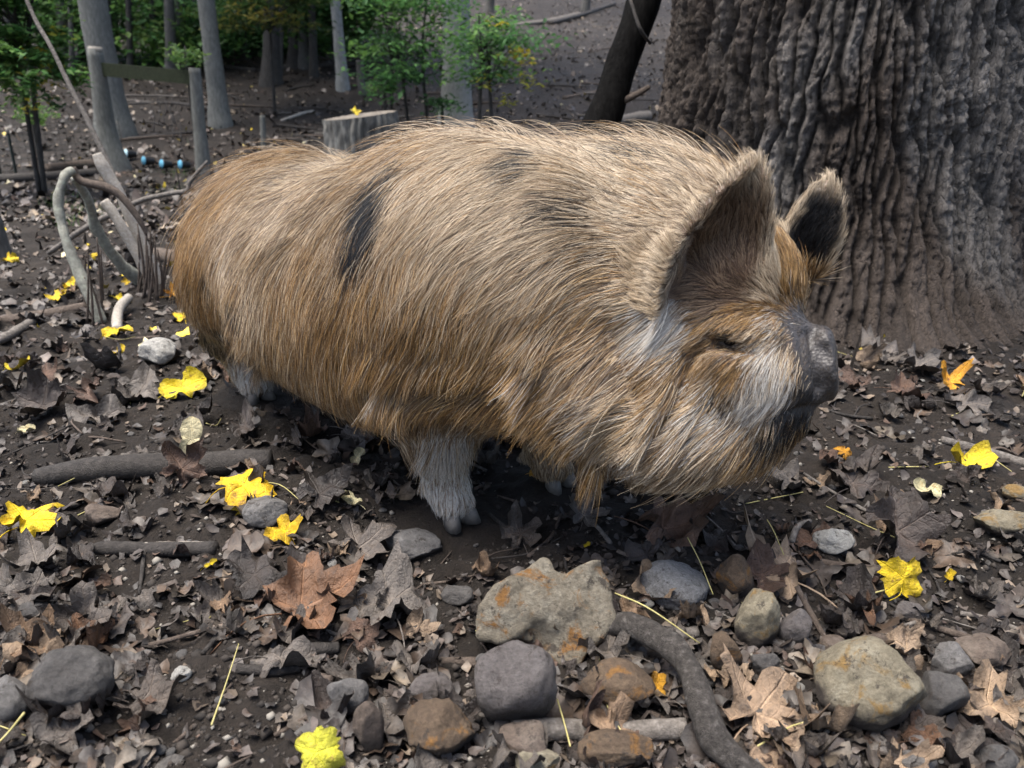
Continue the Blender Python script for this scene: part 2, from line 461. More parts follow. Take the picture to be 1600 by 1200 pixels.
# directions the hair lies in, read off the photograph: pixel, direction in the picture (y down)
GUIDE = [(450,245,-1,.3),(400,270,-1,.6),(330,300,-.7,.9),(305,350,-.3,1),(300,430,-.05,1),(350,400,-.15,1),(350,330,-.5,1),
 (480,300,-1,.85),(560,260,-1,.5),(600,350,-.6,1),(520,380,-.4,1),(480,450,-.12,1),(400,470,-.05,1),(560,550,-.1,1),(450,540,.05,1),
 (430,590,.5,.8),(520,630,.5,.8),(600,660,.7,.5),(640,600,-.1,1),(700,250,-1,.45),(640,235,-1,.5),(850,210,-1,.08),(780,205,-1,.2),(940,225,-1,-.2),(1010,245,-1,-.4),
 (1080,285,-1,-.75),(1040,330,-1,-.45),(990,300,-1,-.25),(900,310,-1,.05),(800,330,-1,.5),(740,300,-1,.5),(700,360,-.8,1),(700,450,-.4,1),(620,450,-.25,1),(650,520,-.2,1),
 (800,440,-.7,.9),(900,410,-1,.35),(980,390,-1,.1),(960,480,-.9,.5),(880,510,-.7,.9),(800,540,-.3,1),(730,550,-.2,1),(850,590,-.9,.6),(800,590,-1,.5),
 (700,620,-.9,.6),(690,670,-.4,1),(740,620,-.9,.5),(700,730,-.1,1),(700,785,0,1),(665,640,-.5,1),
 (1000,560,-.8,.8),(930,560,-.7,.8),(930,620,-1,.3),(1000,640,-1,.1),(1050,690,-1,.25),(1100,640,-1,.45),(1060,600,-.5,1),(1180,630,-.35,1),(1150,690,-.7,.7),(1190,710,-.6,.8),(1100,720,-1,.3),
 (1180,560,-.6,1),(1230,600,-.3,1),(1240,640,-.3,1),(1210,560,-.6,.7),(1110,570,-.5,1),(1030,510,-.6,1),(1050,480,-.6,1),(1010,470,-1,.5),
 (1235,450,-.1,-1),(1215,420,-.1,-1),(1170,490,-1,.4),(1220,485,-.9,.4),(1240,480,-.5,-.5),(1110,510,-1,.4),(1000,735,-.4,1),(960,700,-.8,.6),(928,720,0,1),(880,700,0,1),(1130,470,-.8,.5),
 (1040,420,-1,-.1),(1030,380,-1,-.3),(1080,340,-.8,-.7),(1130,300,-.5,-1),(1190,275,.1,-1),(1205,320,.6,-.7),(1190,370,.5,-.8),(1150,350,.1,-1),(1110,380,-.4,-1),(1120,420,.2,-1),(1165,420,.3,-1),
 (1240,350,-.3,-1),(1270,310,.1,-1),(1300,300,.4,-1),(1290,350,.8,-.5),(1265,385,.2,-1),
 (320,500,.5,1),(345,540,.4,1),(380,590,.1,1)]
gp, gd = [], []
RT, UPV = np.array([1, 0, 0]), np.array([0, SP, CP])
for px, py, dx, dy in GUIDE:
    p, n = hit(px, py)
    if p is None: continue
    if n @ (p - [0, 0, CAM_H]) > 0: n = -n
    d = RT * dx - UPV * dy
    vr = (p - [0, 0, CAM_H]); vr /= np.linalg.norm(vr)
    d = d - vr * (d @ n) / min(vr @ n, -0.25)            # slide along the view so the direction lies in the skin
    d = d - n * (d @ n)
    gp.append(p); gd.append(d / np.linalg.norm(d))
gp, gd = np.array(gp), np.array(gd)
ZONE = {  # anchors for colour: pixel, radius in metres, strength
 'black': [(600,300,.026,2.2),(588,328,.027,2.6),(574,355,.027,2.6),(562,378,.025,2.4),(612,280,.022,1.8),(625,262,.018,1.3),(640,245,.014,.7),(600,316,.026,2.4),(825,260,.030,1.5),(845,252,.024,1.2),(990,238,.035,.75),(1030,250,.03,.6),(325,412,.022,1.4),(326,432,.02,1.2),(371,468,.014,1.2),(380,485,.012,1.0),
           (330,505,.05,.8),(318,530,.04,1.0),(885,325,.03,.6),(905,335,.02,.5),(1225,665,.026,1.5),(1250,660,.026,1.5),(1205,680,.022,1.2),(1275,640,.03,1.5),(1262,620,.03,1.2),(1130,625,.022,.7),(1150,555,.012,.6),(1130,535,.016,1.1),(1150,528,.014,1.1),(300,320,.02,.6),
           (1240,345,.036,1.9),(1255,330,.03,1.9),(1265,360,.034,1.9),(1285,335,.015,.8),(1250,385,.02,1.2)],
 'white': [(1042,494,.032,1.5),(1030,470,.024,.8),(1046,518,.028,1.0),(1200,560,.024,.8),(1190,600,.024,.8),(1215,605,.026,.8),(1180,630,.022,.6),(1100,650,.040,.20),(1060,665,.04,.14),(1140,660,.03,.18),(700,700,.05,.9),(705,760,.06,1.5),(690,800,.05,1.5),(740,790,.05,1.5),
           (420,590,.04,1.1),(470,630,.05,.8),(540,665,.05,.7),(610,690,.05,.6),(560,225,.03,.9),(990,735,.04,.45),(930,640,.05,.25),(850,570,.035,.8),(1210,500,.02,.7),(1235,495,.025,.9),(390,590,.05,1.2),(400,610,.04,1.2),(600,590,.02,.7),(1085,600,.05,.12),(362,385,.03,.22)],
 'ginger': [(400,260,.10,.8),(330,300,.10,1.1),(300,380,.10,1.0),(320,460,.10,.8),(500,520,.16,.40),(600,560,.14,.45),(700,560,.10,.5),(640,230,.06,.7),(1235,420,.05,2.0),(1215,450,.045,2.0),(1170,470,.035,1.0),(1120,490,.035,.9),(1060,560,.06,.4),(800,610,.08,1.3),(840,650,.06,1.6),(700,640,.05,.7),(1215,710,.05,.9),(1150,570,.02,1.2),(1265,395,.02,1.0),(1230,400,.04,1.4),(930,740,.03,.6),(560,480,.12,.4),(900,480,.10,.3)],
 'brown': [(1120,370,.045,1.8),(1150,340,.040,1.8),(1095,410,.045,1.8),(1130,420,.04,1.3),(1080,440,.03,1.5),(1165,310,.025,1.2),(600,600,.15,.4),(950,560,.06,.4),(800,640,.05,1.2)],
 'pale': [(1190,268,.025,1.6),(1150,290,.025,1.0),(1045,370,.03,1.2),(1030,420,.03,1.2),(1090,320,.025,1.0),(1212,300,.02,1.3),(1300,290,.018,2.2),(1306,300,.014,2.2),(1300,340,.014,2.0),(1292,365,.014,1.6),(1275,292,.012,1.6),(850,220,.22,.6),(950,260,.15,.5),(720,230,.14,.4),(520,260,.14,.3),(800,330,.2,.2),(700,420,.2,.1)]}  # pale hair on the ear rims; along the back, sky sheen painted in
PAL = {'base': [(.34,.222,.118),(.56,.41,.245),(.052,.034,.019),(.72,.58,.41),(.16,.10,.052)], 'black': [(.006,.006,.007),(.014,.013,.013)], 'white': [(.66,.61,.54),(.50,.46,.40),(.72,.69,.64)],
       'ginger': [(.36,.195,.062),(.20,.105,.034),(.50,.315,.13),(.075,.042,.018)], 'brown': [(.075,.042,.024),(.15,.088,.050),(.27,.185,.115)], 'pale': [(.70,.57,.41),(.60,.48,.335),(.40,.295,.185)]}
ZA = {k: [] for k in ZONE}
for k, L in ZONE.items():
    for px, py, r, s in L:
        p, n = hit(px, py)
        if p is not None: ZA[k].append((p, r, s))
def zone_w(P):
    W = {'base': np.full(len(P), 0.42)}
    for k, L in ZA.items():
        w = np.zeros(len(P))
        for p, r, s in L:
            w += s * np.exp(-(((P - p) ** 2).sum(1) / (r * r)) ** 1.3)
        W[k] = w
    return W
# sample roots
q = PQ; tri = np.concatenate([q[:, [0, 1, 2]], q[:, [0, 2, 3]]])
ta, tb, tc = PV[tri[:, 0]], PV[tri[:, 1]], PV[tri[:, 2]]
cr = np.cross(tb - ta, tc - ta); area = np.linalg.norm(cr, axis=1) / 2; tn = cr / (2 * area[:, None] + 1e-12)
cen = (ta + tb + tc) / 3
vd = cen - np.array([0, 0, CAM_H]); vd /= np.linalg.norm(vd, axis=1)[:, None]
facing = -(tn * vd).sum(1)
dens = np.where(facing > -0.25, 1.0, 0.30)
SNT = at(1296, 572, 0.955)
TOTAL = int(os.environ.get('HAIRS', 330000))
hd = np.linalg.norm(cen - at(1150, 520, 1.0), axis=1)
dens = dens * (1 + 0.9 * np.exp(-(hd / 0.22) ** 4))
sr_ = np.linalg.norm(cen - at(1272, 558, 0.957), axis=1); dens *= 0.20 + 0.80 * sstep(0.050, 0.100, sr_ + 0.02 * vnoise(cen * 70, 9))
pr = area * dens; pr /= pr.sum()
ti = RNG.choice(len(tri), TOTAL, p=pr)
u1, u2 = RNG.random(TOTAL), RNG.random(TOTAL); fl = u1 + u2 > 1; u1[fl], u2[fl] = 1 - u1[fl], 1 - u2[fl]
# smooth normals
vn = np.zeros_like(PV)
for c in range(3): np.add.at(vn, tri[:, c], cr)
vn /= np.linalg.norm(vn, axis=1)[:, None] + 1e-12
R0 = ta[ti] + (tb - ta)[ti] * u1[:, None] + (tc - ta)[ti] * u2[:, None]
N0 = vn[tri[ti, 0]] * (1 - u1 - u2)[:, None] + vn[tri[ti, 1]] * u1[:, None] + vn[tri[ti, 2]] * u2[:, None]
N0 /= np.linalg.norm(N0, axis=1)[:, None]
keep = R0[:, 2] > 0.02
R0, N0 = R0[keep], N0[keep]; M = len(R0)
# flow: nearby guides, else back and down along the body
H3, L3 = np.array([HD[0], HD[1], 0]), np.array([LF[0], LF[1], 0])
sside = (R0 - np.array([ORG[0], ORG[1], 0])) @ L3
dflt = -0.7 * H3 + np.array([0, 0, -1]) * np.clip(1.1 - 1.2 * N0[:, 2:3], 0, 1.2)
legz = (R0[:, 2] < 0.16) & (np.abs(N0[:, 2]) < 0.8)
fl_ = np.zeros((M, 3)); wt = np.zeros(M)
for p, d in zip(gp, gd):
    w = np.exp(-((R0 - p) ** 2).sum(1) / (2 * 0.045 ** 2)) + 1e-9
    fl_ += w[:, None] * d; wt += w
mixw = np.clip(wt * 4, 0, 1)[:, None] 
FLOW = fl_ / wt[:, None] * mixw + dflt * (1 - mixw)
FLOW += 0.34 * np.stack([vnoise(R0 * 14, s) for s in (51, 52, 53)], -1) * 0.55 + 0.16 * np.stack([vnoise(R0 * 60, s) for s in (61, 62, 63)], -1)
FLOW -= N0 * (FLOW * N0).sum(1)[:, None]
FLOW /= np.linalg.norm(FLOW, axis=1)[:, None] + 1e-9
BIN = np.cross(N0, FLOW)
# length by region
PJ = project(R0)
hx = np.linalg.norm(R0 - at(1200, 560, 0.97), axis=1)
ln = 0.052 + 0.010 * vnoise(R0 * 8, 71)
ln = ln * (1 - 0.58 * np.exp(-(hx / 0.165) ** 4))
en = np.minimum(np.linalg.norm(R0 - at(1130, 370, 1.01), axis=1) / 0.115, np.linalg.norm(R0 - at(1270, 345, 1.11), axis=1) / 0.085)
ears = en < 1
ln = np.where(ears, 0.021, ln)
snt = np.linalg.norm(R0 - SNT, axis=1)
ln = np.where(snt < 0.10, np.minimum(ln, 0.004 + 0.22 * np.clip(snt - 0.05, 0, 1)), ln)
ln = np.where(R0[:, 2] < 0.13, np.minimum(ln, 0.009 + 0.11 * R0[:, 2]), ln)
eyed = np.linalg.norm(R0 - at(1142, 533, 0.93), axis=1)
ln = np.where(eyed < 0.030, ln * 0.40, ln)
watt = np.linalg.norm(R0 - at(928, 720, 1.0), axis=1) < 0.06
ln = np.where(watt, 0.04, ln)
ln = np.where((N0[:, 2] < -0.25) & (R0[:, 2] > 0.13) & (hx > .2), ln * 0.55, ln)
ln = ln * RNG.uniform(0.65, 1.25, M)
wild = RNG.random(M) < 0.022
lift = np.where(wild, RNG.uniform(0.35, 0.75, M), RNG.uniform(0.06, 0.22, M))
lift = np.where(ears, RNG.uniform(0.35, 0.7, M), lift)
ln = np.where(wild & ~ears & (hx > .12), ln * np.where(N0[:, 2] > .55, 1.7, 1.3), ln)
a_, b_, n_, bs, L_, w_, cup_ = EN
q_ = R0 - bs; t_ = (q_ @ a_) / L_; tb_ = q_ @ b_
pf = w_ * np.clip(np.sin(np.pi * (0.20 + 0.80 * np.clip(t_, 0, 1) ** 0.92)), 0, 1) ** 0.72
fr_ = (t_ > -.05) & (t_ < .42) & (tb_ < -pf * .80) & (np.abs(q_ @ n_) < .06) & (tb_ > -pf * 1.2 - .006)
ln = np.where(fr_, 0.024 * RNG.uniform(.7, 1.2, M), ln)
FLOW = np.where(fr_[:, None], FLOW * .6 - b_ * .25 + a_ * .55, FLOW); FLOW /= np.linalg.norm(FLOW, axis=1)[:, None]
# clumping: neighbours lean to a shared centre line
cell = np.floor(R0 / 0.011).astype(np.int64)
cj = np.stack([hash3(cell[:, 0], cell[:, 1], cell[:, 2], s) for s in (81, 82, 83)], -1)
cctr = (cell + cj) * 0.011
K = 6
POS = np.zeros((M, K, 3), np.float32)
curl = (RNG.random(M) - 0.5) * 0.5 + 0.5 * vnoise(R0 * 45, 91)
for i in range(K):
    s = i / (K - 1)
    a = lift * (1 - 0.75 * s)
    p = R0 + (FLOW * (s * np.cos(a))[:, None] + N0 * (s * np.sin(lift) * (1 - 0.55 * s))[:, None]) * ln[:, None]
    p += BIN * (curl * ln * s * s * 0.55)[:, None]
    p[:, 2] -= 0.10 * ln * s * s
    pull = (cctr - R0); pull -= N0 * (pull * N0).sum(1)[:, None]; pull -= FLOW * (pull * FLOW).sum(1)[:, None]
    p += pull * (0.55 * s)
    POS[:, i] = p
# colours
W = zone_w(R0)
jit = RNG.uniform(0.75, 1.25, M)
keys = list(W); WW = np.stack([W[k] for k in keys], 1)
patch = fbm(R0 * 16, 3, 101)
WW[:, keys.index('ginger')] += np.clip(0.34 * patch + 0.10, 0, 1)
WW[:, keys.index('brown')] += np.clip(-0.28 * patch + 0.06, 0, 1)
WW[:, keys.index('pale')] += 0.10 + np.clip(0.3 * vnoise(R0 * 40, 131), 0, 1)
WW = WW ** 1.5; WW /= WW.sum(1)[:, None]
cum = np.cumsum(WW, 1); pick = (RNG.random(M)[:, None] > cum).sum(1).clip(0, len(keys) - 1)
COL = np.zeros((M, 3))
for i, k in enumerate(keys):
    m_ = pick == i; pal = np.array(PAL[k]); COL[m_] = pal[RNG.integers(0, len(pal), m_.sum())]
COL *= jit[:, None]
nz_ = np.linalg.norm(R0 - at(1274, 562, 0.957), axis=1) + 0.016 * vnoise(R0 * 60, 7) + 0.030 * (RNG.random(M) - .5) < 0.070
COL[nz_] = COL[nz_] * 0.12 + np.array([.035, .033, .033])
COLP = np.repeat(COL[:, None, :], K, 1)
darkroot = np.linspace(0.55, 1.12, K)[None, :, None]         # every hair colour runs from darker root to paler tip
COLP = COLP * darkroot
# ears: pale rim, dark inside
EARW = []
for E_, dark in ((EN, PAL['brown']), (EF, PAL['black'])):
    a_, b_, n_, bs, L_, w_, cup_ = E_
    q_ = R0 - bs; t_ = (q_ @ a_) / L_; tb_ = q_ @ b_; tn_ = q_ @ n_
    pf = w_ * np.clip(np.sin(np.pi * (0.20 + 0.80 * np.clip(t_, 0, 1) ** 0.92)), 0, 1) ** 0.72
    on = (t_ > 0.02) & (t_ < 1.1) & (np.abs(tb_) < pf * 1.15 + 0.006) & (np.abs(tn_) < 0.05)
    front = (N0 @ n_) < 0.1
    rim = np.maximum(np.abs(tb_) / (pf + 1e-3), t_ ** 1.3)
    rimw = sstep(0.62, 0.88, rim + 0.10 * (RNG.random(M) - .5))
    dk = np.array(dark)[RNG.integers(0, len(dark), M)]; pl = np.array(PAL['pale'])[RNG.integers(0, 3, M)]
    deep = on & front & (t_ > 0.12)
    c_ = dk * (1 - rimw[:, None]) + pl * rimw[:, None]
    COL = np.where(deep[:, None], c_ * jit[:, None], COL)
COL = np.where(fr_[:, None], np.array(PAL['pale'])[RNG.integers(0, 3, M)] * jit[:, None], COL)
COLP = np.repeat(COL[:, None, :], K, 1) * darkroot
# skin mesh
W2 = zone_w(PV); tot = sum(W2.values())
skin = (np.outer(W2['base'] + W2['ginger'], (.115, .066, .034)) + np.outer(W2['brown'], (.06, .035, .025)) + np.outer(W2['pale'] + W2['white'], (.22, .17, .13)) + np.outer(W2['black'], (.012, .012, .013))) / tot[:, None]
sd_ = np.linalg.norm(PV - at(1272, 562, 0.957), axis=1)
sw = (1 - sstep(0.066, 0.100, sd_))[:, None]
skin = skin * (1 - sw) + np.array([.052, .047, .046]) * sw
m_skin, nt, b = new_mat('pig_skin')
at_ = node(nt, 'ShaderNodeVertexColor', layer_name='col')
tc = nt.nodes.new('ShaderNodeTexCoord')
n1 = noise_tex(nt, tc.outputs['Object'], 60, 6, 0.7)
r1 = ramp(nt, n1, [(0.3, (.55, .55, .55)), (0.7, (1.3, 1.25, 1.2))])
nt.links.new(mixc(nt, 1.0, at_.outputs['Color'], r1.outputs[0], 'MULTIPLY'), b.inputs['Base Color'])
b.inputs['Roughness'].default_value = 0.46; b.inputs['Specular IOR Level'].default_value = 0.42
vo = node(nt, 'ShaderNodeTexVoronoi', Scale=260.0); nt.links.new(tc.outputs['Object'], vo.inputs['Vector'])
bump(nt, b, vo.outputs['Distance'], 0.4, 0.002)
m_hair, nt, b = new_mat('pig_hair')
ah = node(nt, 'ShaderNodeAttribute', attribute_name='hair_col')
nt.links.new(ah.outputs['Color'], b.inputs['Base Color'])
b.inputs['Roughness'].default_value = 0.42; b.inputs['Specular IOR Level'].default_value = 0.55
m_hoof = simple_mat('hoof_horn', (.10, .09, .08), (.20, .185, .165), 60, 0.55, 0.3, 0.001)
m_eye, nt, b = new_mat('pig_eye'); b.inputs['Base Color'].default_value = (.008, .006, .005, 1); b.inputs['Roughness'].default_value = 0.08

pig = empty('pig', tuple(ORG) + (0.0,))
tag(pig, 'stout ginger and blond long-haired pig with black patches standing beside the big tree', 'pig')
def sub(o):                                            # keep world coordinates under the pig's own origin
    o.parent = pig; o.matrix_parent_inverse = Matrix.Translation((-ORG[0], -ORG[1], 0)); return o
body = sub(mesh_obj('body', PV, PQ, m_skin)); vcol(body.data, skin)
if M:
    hc = bpy.data.hair_curves.new('hair'); hc.add_curves([K] * M)
    hc.attributes['position'].data.foreach_set('vector', POS.ravel())
    rr = np.linspace(1, 0.18, K)[None] * RNG.uniform(0.00024, 0.00046, M)[:, None]
    rr = np.where((ears | (hx < 0.12))[:, None], rr * 0.75, rr)
    ra = hc.attributes.get('radius') or hc.attributes.new('radius', 'FLOAT', 'POINT')
    ra.data.foreach_set('value', rr.astype(np.float32).ravel())
    ca = hc.attributes.new('hair_col', 'FLOAT_COLOR', 'POINT')
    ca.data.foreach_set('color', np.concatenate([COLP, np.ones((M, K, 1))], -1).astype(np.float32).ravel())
    hc.materials.append(m_hair)
    hair = sub(link(bpy.data.objects.new('hair', hc))); tag(hair, kind='stuff')
# hooves: two cloven claws a foot
for c, fd, s in HOOF:
    n = 10; vs = []; 
    fw = fd / np.linalg.norm(fd); sd = np.array([-fw[1], fw[0], 0])
    for zz, sc_, sh in ((-0.004, 1.0, 0.010), (0.016, 0.92, 0.004), (0.032, 0.66, -0.003)):
        for i in range(n):
            a = 2 * math.pi * i / n
            rad_f = (0.026 if math.cos(a) > 0 else 0.016) * sc_
            vs.append(c + fd * 0.62 + fw * (rad_f * math.cos(a) + sh) + sd * (0.0145 * sc_ * math.sin(a)) + [0, 0, zz])
    fs = [(r * n + i, r * n + (i + 1) % n, (r + 1) * n + (i + 1) % n, (r + 1) * n + i) for r in (0, 1) for i in range(n)] + [tuple(range(2 * n, 3 * n)), tuple(range(n))[::-1]]
    sub(mesh_obj('hoof', vs, fs, m_hoof))
def blob(c, r, nu=12, nv=8):
    vs = [c + r * np.array([math.sin(math.pi * j / nv) * math.cos(2 * math.pi * i / nu), math.sin(math.pi * j / nv) * math.sin(2 * math.pi * i / nu), math.cos(math.pi * j / nv)]) for j in range(nv + 1) for i in range(nu)]
    fs = [(j * nu + i, (j + 1) * nu + i, (j + 1) * nu + (i + 1) % nu, j * nu + (i + 1) % nu) for j in range(nv) for i in range(nu)]
    return vs, fs
ep, enr = hit(1143, 533)
vs, fs = blob(ep + np.array([0.0, 0.0065, 0.0]), 0.0095); sub(mesh_obj('eye', vs, fs, m_eye))
ep2 = ep + FH[1] * 0.15; r2 = PB.find_nearest(Vector(ep2)); vs, fs = blob(np.array(r2[0]), 0.0085); sub(mesh_obj('eye', vs, fs, m_eye))
# ------------------------------------------------------------------ ground
def axis(*segs):
    out = []
    for a, b, st in segs: out.append(np.arange(a, b, st))
    return np.unique(np.round(np.concatenate(out), 5))
gx = axis((-60, -4, 1.4), (-4, -1.8, 0.045), (-1.8, 1.8, 0.0095), (1.8, 4, 0.045), (4, 60.1, 1.4))
gy = axis((-8, 0.2, 0.5), (0.2, 2.8, 0.0095), (2.8, 6, 0.03), (6, 14, 0.13), (14, 90, 1.5))
GX, GY = np.meshgrid(gx, gy); GZ = terrain(GX, GY)
PRESS = np.exp(-(((GX - FNF[0]) ** 2 + (GY - FNF[1]) ** 2) / 0.07 ** 2)) + np.exp(-(((GX - FNH[0]) ** 2 + (GY - FNH[1]) ** 2) / 0.08 ** 2)) + np.exp(-(((GX - FFF[0]) ** 2 + (GY - FFF[1]) ** 2) / 0.07 ** 2)) + np.exp(-(((GX - FFH[0]) ** 2 + (GY - FFH[1]) ** 2) / 0.07 ** 2))
GZ = GZ * (1 - np.clip(PRESS, 0, 1)) + 0.004 * np.clip(PRESS, 0, 1)
V = np.stack([GX, GY, GZ], -1).reshape(-1, 3)
ny, nx = GX.shape
ii = (np.arange(ny - 1)[:, None] * nx + np.arange(nx - 1)[None]).ravel()
F = np.stack([ii, ii + 1, ii + nx + 1, ii + nx], 1)
m_soil, nt, b = new_mat('dark_soil')
tc = nt.nodes.new('ShaderNodeTexCoord'); ob_ = tc.outputs['Object']
n1 = noise_tex(nt, ob_, 3.2, 8, 0.65); n2 = noise_tex(nt, ob_, 75, 9, 0.75); n3 = noise_tex(nt, ob_, 260, 4, 0.7)
r1 = ramp(nt, n1, [(0.30, (.015, .0118, .0095)), (0.55, (.028, .0215, .0168)), (0.78, (.050, .0395, .032))])
r2 = ramp(nt, n2, [(0.25, (.45, .45, .45)), (0.5, (1, 1, 1)), (0.78, (1.7, 1.65, 1.6))])
c = mixc(nt, 1.0, r1.outputs[0], r2.outputs[0], 'MULTIPLY')
vo = node(nt, 'ShaderNodeTexVoronoi', Scale=190.0); nt.links.new(ob_, vo.inputs['Vector'])
rv = ramp(nt, vo.outputs['Color'], [(0.90, (0, 0, 0)), (0.96, (1, 1, 1))])
dot = ramp(nt, vo.outputs['Distance'], [(0.18, (1, 1, 1)), (0.30, (0, 0, 0))])
spk = node(nt, 'ShaderNodeMath', operation='MULTIPLY'); nt.links.new(rv.outputs[0], spk.inputs[0]); nt.links.new(dot.outputs[0], spk.inputs[1])
c = mixc(nt, spk.outputs[0], c, (.20, .18, .155))
nt.links.new(c, b.inputs['Base Color'])
b.inputs['Roughness'].default_value = 0.78; b.inputs['Specular IOR Level'].default_value = 0.28
ad = node(nt, 'ShaderNodeMath', operation='ADD'); nt.links.new(n2, ad.inputs[0])
ml = node(nt, 'ShaderNodeMath', operation='MULTIPLY'); nt.links.new(n3, ml.inputs[0]); ml.inputs[1].default_value = 0.5
nt.links.new(ml.outputs[0], ad.inputs[1])
bump(nt, b, ad.outputs[0], 1.0, 0.012)
ground = mesh_obj('ground', V, F, m_soil); tag(ground, 'dark bare woodland soil rising into a hillside', kind='structure')
del V, F

# crumbs of soil and grit too small to pick apart
def scatter_px(n, x0, x1, y0, y1, seed):
    rg = np.random.default_rng(seed)
    px, py = rg.uniform(x0, x1, n), rg.uniform(y0, y1, n)
    u, v = (px - 800) / FPX, (600 - py) / FPX
    D = np.stack([u, CP + v * SP, -SP + v * CP], -1); D = D[D[:, 2] < -0.05]
    t = CAM_H / -D[:, 2]
    P = D * t[:, None]
    for _ in range(3):
        P = D * t[:, None]; t = t * 0.4 + 0.6 * (CAM_H - terrain(P[:, 0], P[:, 1])) / -D[:, 2]
    P[:, 2] = terrain(P[:, 0], P[:, 1]); return P
rg = np.random.default_rng(5)
C = scatter_px(15000, -150, 1750, 430, 1300, 11); n = len(C)
oct_v = np.array([(1, 0, 0), (-1, 0, 0), (0, 1, 0), (0, -1, 0), (0, 0, 1), (0, 0, -1)], float)
oct_f = np.array([(0, 2, 4), (2, 1, 4), (1, 3, 4), (3, 0, 4), (2, 0, 5), (1, 2, 5), (3, 1, 5), (0, 3, 5)])
sz = rg.lognormal(math.log(0.0030), 0.55, n).clip(0.0012, 0.012)
V = oct_v[None] * sz[:, None, None] * rg.uniform(0.55, 1.3, (n, 6, 1)) * np.array([1, 1, .7]) + C[:, None]
ang = rg.uniform(0, 6.28, n)
F = (oct_f[None] + 6 * np.arange(n)[:, None, None]).reshape(-1, 3)
m_crumb, nt, b = new_mat('soil_crumb')
at_ = node(nt, 'ShaderNodeVertexColor', layer_name='col'); nt.links.new(at_.outputs['Color'], b.inputs['Base Color']); b.inputs['Roughness'].default_value = 0.9
o = mesh_obj('soil_crumbs', V.reshape(-1, 3), F, m_crumb, smooth=False)
cc = np.where((rg.random(n) < 0.07)[:, None], np.array([.22, .20, .17]), np.array([.026, .0205, .0165]) * rg.uniform(0.6, 1.8, (n, 1)))
vcol(o.data, np.repeat(cc, 6, 0)); tag(o, 'crumbs of dark soil and pale grit scattered over the bare ground', kind='stuff')
# ------------------------------------------------------------------ leaves
def leaf_outline(kind, th):
    if kind == 'maple':
        r = 0.50 + 0.52 * np.abs(np.cos(2.5 * th)) ** 1.4 + 0.07 * np.abs(np.sin(11 * th))
        r = r * (1 - 0.62 * np.exp(-((np.abs(th) - math.pi) / 0.30) ** 2)) * (0.78 + 0.22 * np.cos(th))
    elif kind == 'tulip':
        r = 0.62 + 0.30 * np.abs(np.cos(2 * th + 0.78)) ** 1.2 - 0.16 * np.exp(-(th / 0.25) ** 2)
        r = r * (1 - 0.40 * np.exp(-((np.abs(th) - math.pi) / 0.35) ** 2))
    else:
        r = 0.34 + 0.66 * np.abs(np.cos(th)) ** 2.1 + 0.02 * np.sin(17 * th)
        r = r * (1 - 0.25 * np.exp(-((np.abs(th) - math.pi) / 0.5) ** 2))
    return r
def leaf_geo(kind, seed, nth=44, nr=4, curl=0.5, crumple=0.12, stalk=True):
    rg = np.random.default_rng(seed)
    th = (np.arange(nth) / nth * 2 - 1) * math.pi
    r = leaf_outline(kind, th) * (1 + 0.07 * rg.normal(size=nth) * (kind != 'oval'))
    torn = rg.uniform(-3, 3); r = r * (1 - (0.35 if rg.random() < 0.5 else 0) * np.exp(-((th - torn) / 0.22) ** 2))
    P = [np.array([0, 0])]; rad = [0.0]
    for k in range(1, nr + 1):
        f = (k / nr) ** 0.9
        for t, q in zip(th, r): P.append(np.array([math.cos(t) * q * f, math.sin(t) * q * f])); rad.append(f)
    P = np.array(P); rad = np.array(rad); tt = np.concatenate([[0], np.tile(th, nr)])
    x, y = P[:, 0], P[:, 1]
    c1, c2 = rg.uniform(-0.4, 1.0) * curl, rg.uniform(0.2, 1.2) * curl
    z = c1 * x * x * 0.7 + c2 * y * y * np.sign(rg.uniform(-0.35, 1)) 
    z = z + crumple * rad * np.abs(np.sin(2.5 * tt + (0.6 if kind == 'maple' else 0))) * 0.9
    z = z + crumple * 1.5 * fbm(P * 2.3 + seed * 1.7, 3, seed) * (0.3 + rad)
    edge = curl * 0.5 * sstep(0.6, 1.0, rad) * vnoise(np.stack([np.cos(tt) * 1.6, np.sin(tt) * 1.6], -1) + seed, seed + 3)
    z = z + edge
    sh = 1 - 0.22 * curl * sstep(0.5, 1, rad)
    V = np.stack([x * sh, y * sh, z], -1)
    F = [(0, 1 + j, 1 + (j + 1) % nth) for j in range(nth)]
    for k in range(nr - 1):
        a, b_ = 1 + k * nth, 1 + (k + 1) * nth
        F += [(a + j, b_ + j, b_ + (j + 1) % nth, a + (j + 1) % nth) for j in range(nth)]
    # colour: paler veins, browner edge, blotches
    vein = np.abs(np.cos(2.5 * tt)) ** 14 if kind != 'oval' else np.exp(-(y / 0.03) ** 2)
    blot = fbm(P * 3 + seed, 3, seed + 9)
    col = 1.0 + 0.28 * vein + 0.30 * blot - 0.25 * rad ** 4
    if stalk:
        n0 = len(V); L = rg.uniform(0.5, 1.0); bx = rg.uniform(-0.4, 0.4); w = 0.016; S = []
        for i in range(5):
            t = i / 4; c = np.array([-0.25 - L * t, bx * t * t, 0.0 + 0.12 * math.sin(3 * t) + z[0]])
            for dy, dz in ((w, 0), (-w * .5, w), (-w * .5, -w)): S.append(c + np.array([0, dy, dz]))
        V = np.vstack([V, S]); col = np.concatenate([col, np.full(15, 1.25)])
        for i in range(4):
            for j in range(3): F.append((n0 + i * 3 + j, n0 + i * 3 + (j + 1) % 3, n0 + i * 3 + 3 + (j + 1) % 3, n0 + i * 3 + 3 + j))
    V[:, 2] -= np.percentile(V[:, 2], 12)
    return V, F, col, rad
